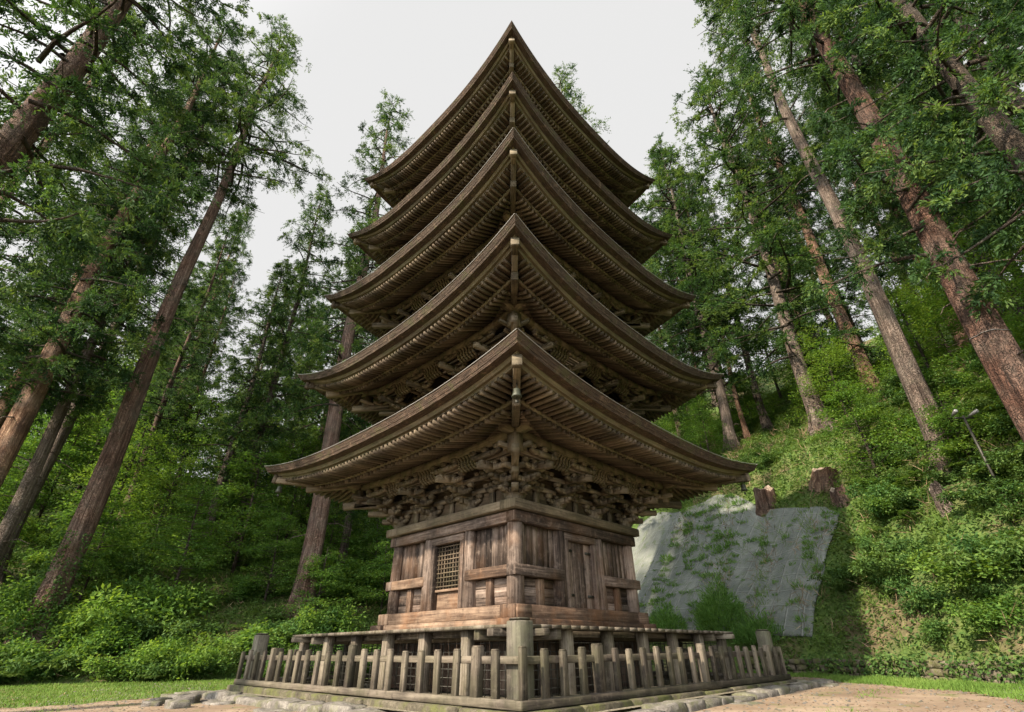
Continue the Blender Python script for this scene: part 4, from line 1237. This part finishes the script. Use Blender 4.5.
for (px, py, r_, h_, n, lab) in ((726, 640, 1.15, 2.5, 7000, 'tall feathery green bush in front of the grey erosion mat'), (762, 645, .9, 1.2, 2600, 'low feathery bush at the foot of the erosion mat beside the fence end'), (668, 640, 1.0, 1.5, 3200, 'feathery bush at the foot of the mat against the pagoda wall')):
    p = ground_at(px, py); o = link('reed_bush', reed_mesh(int(px), n, r_, h_), None, (p[0], p[1], gz(p[0], p[1]) - .05)); tag(o, lab, 'bush')
WD = [reed_mesh(500 + i, 90, .26, .28) for i in range(3)]
WB, WT = poly_pts(MAT_BOT, 60), poly_pts(MAT_TOP, 60)
for i in range(210):
    u, v = (random.randrange(14, 36) if i % 2 else random.randrange(14, 60)), random.uniform(.03, .97)
    p = WB[u] * (1 - v) + WT[u] * v
    o = link('weed_tuft', random.choice(WD), None, (p[0], p[1], gz(p[0], p[1]) + .08), random.uniform(0, 6)); sc = random.uniform(.35, .9) * (1.35 if u < 34 and random.random() < .5 else 1); o.scale = (sc, sc, sc)
    tag(o, 'small tuft of weeds growing through the grey erosion mat', 'weed', 'weeds on the erosion mat')

def fern_mesh(seed, nf, L):
    rg = np.random.default_rng(seed); parts = []
    for i in range(nf):
        a_ = i * 2 * math.pi / nf + rg.uniform(-.3, .3); d = np.array([math.cos(a_), math.sin(a_), 0]); s_ = np.array([-d[1], d[0], 0]); l_ = L * rg.uniform(.7, 1.15); h_ = rg.uniform(.45, .8)
        u = np.linspace(.12, 1, 17); c = d * (u * l_)[:, None]; c[:, 2] = l_ * (h_ * 1.5 * u - h_ * 1.35 * u ** 2) + .03
        w_ = .30 * l_ * np.sin(np.clip(u, 0, 1) * math.pi * .9 + .15) * .9 + .02
        for sg in (-1, 1):
            parts.append(flat_leaves(c, s_ * sg + d * .45 + rg.normal(size=(17, 3)) * .06, w_, .055 * l_ / .7, np.clip(rg.normal(.55, .12, 17), 0, 1), rg, .12))
    V, F, T = merge(parts); return np_mesh('fern', V, F, M['leaf_cover'], T)
FR = [fern_mesh(600 + i, 9 + i, .75) for i in range(3)]
k = 0
while k < 150:
    x, y = (random.uniform(12.5, 22), random.uniform(-9, 20)) if k % 3 else (random.uniform(-28, 2), random.uniform(6.5, 20))
    s0 = float(seg_dist(np.array([x]), np.array([y]))[0])
    if s0 < (1.5 if x > 0 else -.6) or s0 > 9: continue
    p = np.array([x, y, gz(x, y)]) - CAM; dz = p @ FW; px, py = 512 + FPX * (p @ RT) / dz, 356 - FPX * (p @ UP) / dz
    if 560 < px < 840 or crowded(x, y, 4): continue
    o = link('fern', random.choice(FR), None, (x, y, gz(x, y) + random.uniform(.05, .3)), random.uniform(0, 6.28)); sc = random.uniform(.8, 1.7); o.scale = (sc, sc, sc)
    tag(o, 'arching green fern on the right bank' if x > 0 else 'arching green fern among the bushes at the left', 'fern', 'ferns on the right bank' if x > 0 else 'ferns among the left bushes'); k += 1

# ground cover: low leaves all over the slopes
def cover(name, n, region, L=.14):
    rg = np.random.default_rng(len(name) + n)
    x0, x1, y0, y1 = region
    x = rg.uniform(x0, x1, n * 3); y = rg.uniform(y0, y1, n * 3)
    s = seg_dist(x, y)
    clump = wav(x, y, 1.5, .3) + .7 * wav(x, y, 3.3, 1.0)
    P = np.stack([x, y, height(x, y)], 1); d = P - CAM; dz = d @ FW
    px = 512 + FPX * (d @ RT) / dz; py = 356 - FPX * (d @ UP) / dz
    keep = (s > .15) & (rg.uniform(-1.5, 1.3, n * 3) < clump + .5)
    inside = np.zeros(len(x), bool)          # keep the mat clear
    for (ax0, ay0), (bx0, by0) in zip(MATPOLY, np.roll(MATPOLY, -1, 0)):
        inside ^= ((ay0 > y) != (by0 > y)) & (x < (bx0 - ax0) * (y - ay0) / (by0 - ay0 + 1e-12) + ax0)
    keep &= ~inside | ((rg.uniform(0, 1, n * 3) < .10) & (clump > .2) & (px < 740))
    x, y, clump = x[keep][:n], y[keep][:n], clump[keep][:n]
    m = len(x)
    C = np.stack([x, y, height(x, y) + rg.uniform(.02, .28, m) * (1 + .5 * np.clip(clump, 0, 1))], 1)
    V, F, T = flat_leaves(C, rg.normal(size=(m, 3)), L * (.45 + 1.3 * rg.uniform(0, 1, m) ** 2), L * rg.uniform(.3, .65, m), np.clip(.5 + .25 * clump + rg.normal(size=m) * .17, 0, 1), rg, .5)
    tag(link(name, np_mesh(name, V, F, M['leaf_cover'], T)), 'low leafy undergrowth covering the slope', 'undergrowth', kind='stuff')
cover('undergrowth', 230000, (10, 34, -12, 34), .17)
cover('undergrowth', 130000, (-36, 8, 4, 34), .19)

def blades(name, n, region, label, mat_, L, Wd, up, lo=.0, hi=.12):
    rg = np.random.default_rng(n + 3); x = rg.uniform(region[0], region[1], n * 4); y = rg.uniform(region[2], region[3], n * 4)
    s = seg_dist(x, y); k = (s > .3) & (s < 16) & (wav(x, y, 1.9, up * 7) + .5 * wav(x, y, 4.3, 2.0) > .35); x, y = x[k][:n], y[k][:n]; m = len(x)
    C = np.stack([x, y, height(x, y) + rg.uniform(lo, hi, m)], 1)
    V, F, T = leaves(C, np.array([0, 0, up]) + rg.normal(size=(m, 3)) * .55, L * rg.uniform(.5, 1.5, m), Wd, np.clip(rg.normal(.55, .2, m), 0, 1), rg)
    tag(link(name, np_mesh(name, V, F, M[mat_], T)), label, 'undergrowth', kind='stuff')
t = NT('dry_stem'); t.out(t.ramp(t.attr(), [(.1, (.06, .04, .025)), (.5, (.18, .125, .075)), (.9, (.34, .26, .17))]), .85)
blades('long_grass', 26000, (10, 26, -10, 22), 'long grass growing on the right bank', 'grass_blade', .34, .022, .9)
blades('long_grass', 30000, (-30, 4, 5, 22), 'long grass growing among the left bushes', 'grass_blade', .34, .022, .9)
blades('dry_stems', 9000, (10, 26, -10, 24), 'dry brown stems and twigs on the right bank', 'dry_stem', .5, .02, .25, .1, .4)
blades('dry_stems', 6000, (-30, 4, 5, 24), 'dry brown stems and twigs among the left bushes', 'dry_stem', .5, .02, .25, .1, .4)

# lawn grass
def grass(name, n, poly_fn, lo, hi, h_):
    rg = np.random.default_rng(n)
    x = rg.uniform(lo[0], hi[0], n * 4); y = rg.uniform(lo[1], hi[1], n * 4)
    k = poly_fn(x, y, rg); x, y = x[k][:n], y[k][:n]; m = len(x)
    C = np.stack([x, y, height(x, y) + .02], 1)
    D = np.array([0, 0, 1.0]) + rg.normal(size=(m, 3)) * .6
    V, F, T = leaves(C, D, h_ * rg.uniform(.4, 1.5, m) * (1 + .35 * wav(x, y, 2.1)), .016, np.clip(.5 + .35 * wav(x, y, 1.1) + rg.normal(size=m) * .15, 0, 1), rg)
    tag(link(name, np_mesh(name, V, F, M['grass_blade'], T)), 'short green lawn grass', 'grass', kind='stuff')
def in_poly(P):
    P = np.array(P)
    def f(x, y, rg):
        jx = x + .35 * wav(x, y, 1.3, .5) + rg.normal(size=len(x)) * .12; ins = np.zeros(len(x), bool)
        for (x0, y0), (x1, y1) in zip(P, np.roll(P, -1, 0)):
            ins ^= ((y0 > y) != (y1 > y)) & (jx < (x1 - x0) * (y - y0) / (y1 - y0 + 1e-12) + x0)
        return ins
    return f
grass('grass', 60000, in_poly(LAWN), (-24, -6), (-6, 14), .085)
grass('grass', 40000, in_poly(LAWN), (8.5, -10), (13.5, 12), .10)

def litter(name, n, lo, hi, size, mat_, label, lift=.055):
    rg = np.random.default_rng(n); x = rg.uniform(lo[0], hi[0], n); y = rg.uniform(lo[1], hi[1], n)
    k = (np.abs(x) + np.abs(y) > 8.3) & (seg_dist(x, y) < -.5) & (rg.uniform(-1, 1, n) < wav(x, y, .9) + .4); x, y = x[k], y[k]; m = len(x)
    C = np.stack([x, y, height(x, y) + lift], 1)
    V, F, T = flat_leaves(C, rg.normal(size=(m, 3)), size * rg.uniform(.5, 1.6, m), size * .5, np.clip(rg.normal(.5, .22, m), 0, 1), rg, .25)
    tag(link(name, np_mesh(name, V, F, M[mat_], T)), label, 'litter', kind='stuff')
t = NT('dry_leaf'); t.out(t.ramp(t.attr(), [(.1, (.05, .03, .018)), (.5, (.14, .085, .045)), (.9, (.27, .19, .10))]), .8)
litter('fallen_leaves', 26000, (-18, -12), (13, 12), .06, 'dry_leaf', 'dry fallen leaves and twigs on the ground')
def pebbles(n):
    rg = np.random.default_rng(n); x = rg.uniform(-14, 12, n); y = rg.uniform(-12, 8, n)
    k = (np.abs(x) + np.abs(y) > 8.6) & (seg_dist(x, y) < -1) & (rg.uniform(-1, 1, n) < wav(x, y, 1.4, 2.) + .2); x, y = x[k], y[k]; m = len(x)
    r = .012 + .03 * rg.uniform(0, 1, m) ** 3; z = height(x, y) + .05
    off = np.array([(1, 0, .1), (0, 1, .1), (-1, 0, .1), (0, -1, .1), (0, 0, .75)]); o3 = off[None] * r[:, None, None] * rg.uniform(.7, 1.3, (m, 5, 1))
    V = (np.stack([x, y, z], 1)[:, None, :] + o3).reshape(-1, 3); b = np.arange(m)[:, None] * 5
    F = np.concatenate([b + np.array([[0, 1, 4, 4]]), b + np.array([[1, 2, 4, 4]]), b + np.array([[2, 3, 4, 4]]), b + np.array([[3, 0, 4, 4]])])[:, :3]
    tag(link('pebbles', np_mesh('pebbles', V, F, M['kerb_rock'], None, True)), 'loose pebbles on the dirt path', 'pebbles', kind='stuff')
pebbles(16000)
def tufts(n):
    rg = np.random.default_rng(n); x = rg.uniform(-14, 12.5, n); y = rg.uniform(-12, 10, n)
    k = (np.abs(x) + np.abs(y) > 8.1) & (seg_dist(x, y) < -.3) & (wav(x, y, 1.1, 4.) + .6 * wav(x, y, 3.1, 1.) > .75); x, y = x[k], y[k]; m = len(x)
    C = np.stack([x, y, height(x, y) + .045], 1)
    V, F, T = leaves(C, np.array([0, 0, .7]) + rg.normal(size=(m, 3)) * .5, .07 * rg.uniform(.5, 1.4, m), .014, np.clip(rg.normal(.45, .2, m), 0, 1), rg)
    tag(link('grass', np_mesh('grass', V, F, M['grass_blade'], T)), 'sparse grass growing on the dirt path', 'grass', kind='stuff')
tufts(60000)

# ------------------------------------------------------------------ low retaining wall on the right
rw = empty('retaining_wall', (0, 0, 0)); tag(rw, 'low mossy dry stone retaining wall along the foot of the right bank', 'retaining wall')
a = MB()
TP = [(13.0, -9), (12.5, -1), (11.2, 5.4), (9.6, 8.3)]
for (x0, y0), (x1, y1) in zip(TP[:-1], TP[1:]):
    L = math.hypot(x1 - x0, y1 - y0); n = int(L / .42); dx, dy = (x1 - x0) / L, (y1 - y0) / L
    for c in range(3):
        for i in range(n):
            f0 = (i + .5 * (c % 2)) / n
            p = Vector((x0 + (x1 - x0) * f0, y0 + (y1 - y0) * f0, 0)); z = gz(p.x - .3, p.y) - .03 + c * .19
            off = random.uniform(-.04, .04)
            p0 = p + Vector((-dy, dx, 0)) * off
            w_ = .42 * random.uniform(.85, 1.0); h_ = .19 * random.uniform(.85, 1.02)
            a.hexa([tuple(p0 + Vector((dx, dy, 0)) * (q * w_ / 2 * random.uniform(.9, 1)) + Vector((dy, -dx, 0)) * e_ * .17 + Vector((0, 0, z + zz * h_ + random.uniform(-.012, .012)))) for q in (-1,) for e_, zz in ((-1, 0), (1, 0), (1, 1), (-1, 1))] +
                   [tuple(p0 + Vector((dx, dy, 0)) * (q * w_ / 2 * random.uniform(.9, 1)) + Vector((dy, -dx, 0)) * e_ * .17 + Vector((0, 0, z + zz * h_ + random.uniform(-.012, .012)))) for q in (1,) for e_, zz in ((-1, 0), (1, 0), (1, 1), (-1, 1))])
a.build('stone_courses', 'wall_rock', rw, bevel=.025)
rg = np.random.default_rng(77); n = 9000
f = rg.uniform(0, 3, n); k = f.astype(int); fr = f - k; TPa = np.array(TP)
P = TPa[k] * (1 - fr)[:, None] + TPa[k + 1] * fr[:, None]
cl = wav(P[:, 0] * 2, P[:, 1], 1.7); keep = rg.uniform(-1, 1, n) < cl - .05 - .9 * np.clip((P[:, 1] - 2) / 4, 0, 1)
P = P[keep]; m = len(P)
C = np.stack([P[:, 0] - .22 + rg.normal(size=m) * .06, P[:, 1], height(P[:, 0] - .35, P[:, 1]) + rg.uniform(.08, .72, m)], 1)
V, F, T = leaves(C, np.array([-.5, 0, -.3]) + rg.normal(size=(m, 3)) * .6, .12 * rg.uniform(.7, 1.3, m), .075, np.clip(rg.normal(.45, .2, m), 0, 1), rg)
link('ivy', np_mesh('ivy', V, F, M['leaf_cover'], T), rw)

# ------------------------------------------------------------------ stumps, lamp post, ivy, dead boughs
def stump(px, py, r_, h_, label, barkm, lean=(0, 0), seed=0):
    p = ground_at(px, py)
    e = empty('tree_stump', (p[0], p[1], p[2] - .15)); e.rotation_euler = (lean[0], lean[1], 0); tag(e, label, 'stump')
    rg = np.random.default_rng(seed); V = []; n = 22; ph = rg.uniform(0, 6, 6)
    zz = [-.4, 0, .25, h_ * .5, h_ * .8, h_ * .97]
    for i, z in enumerate(zz):
        for k in range(n):
            a_ = 2 * math.pi * k / n
            r = r_ * (1 + .35 * math.exp(-max(z, 0) / .35)) * (1 + .1 * math.sin(3 * a_ + ph[0]) + .06 * math.sin(7 * a_ + ph[1]))
            V.append((r * math.cos(a_), r * math.sin(a_), z + (.12 * math.sin(2 * a_ + ph[2]) + .06 * math.sin(6 * a_ + ph[3]) if i == 5 else 0)))
    F = [(i * n + k, i * n + (k + 1) % n, (i + 1) * n + (k + 1) % n, (i + 1) * n + k) for i in range(5) for k in range(n)]
    link('bark', np_mesh('bark', V, F, M[barkm], None, True), e)
    top = V[-n:]; c = (0, 0, h_ * .93); Vt = [tuple(v) for v in top] + [c]
    link('cut_face', np_mesh('cut_face', Vt, [(n, k, (k + 1) % n, (k + 2) % n) for k in range(0, n, 2)], M['cut_wood']), e)
stump(767, 508, .52, 1.25, 'reddish cut stump standing at the top edge of the erosion mat', 'bark_red', (.25, -.12), 1)
stump(825, 482, .55, .8, 'wide weathered stump on the crest right of the erosion mat', 'bark_orange', (.3, .1), 2)
stump(842, 500, .34, .7, 'small reddish stump just below the wide stump on the crest', 'bark_red', (.1, -.1), 3)
stump(946, 508, .2, 1.0, 'slim pale grey stump among the bushes on the right slope', 'bark_grey', (0, -.05), 4)

p = ground_at(1008, 505)
lp = empty('lamp_post', (p[0], p[1], p[2] - .2)); tag(lp, 'thin dark post carrying two floodlights on the right slope', 'lamp post')
dl = float(np.linalg.norm(p - CAM)); hl = .0
ptop = at(962, 404, (p - CAM) @ FW * 1.0)
hl = max(2.4, ptop[2] - p[2] + .5)
a = MB(); a.tube([(0, 0, -.3), (0, 0, hl)], [.05, .04], 8); a.build('post', 'dark_iron', lp, smooth=True)
a = MB(); a.beam((-.34, 0, hl - .08), (.34, 0, hl - .08), .05, .05); a.build('crossbar', 'dark_iron', lp)
for sg in (-1, 1):
    a = MB(); a.tube([(sg * .3, .1, hl + .02), (sg * .34, -.05, hl + .06), (sg * .38, -.22, hl + .1)], [.035, .055, .07], 12); fl = a.build('floodlight', 'grey_steel', lp, smooth=True)
    a = MB(); a.tube([(sg * .382, -.225, hl + .101), (sg * .384, -.235, hl + .103)], [.063, .06], 12); a.build('lens', 'lamp_glass', fl)
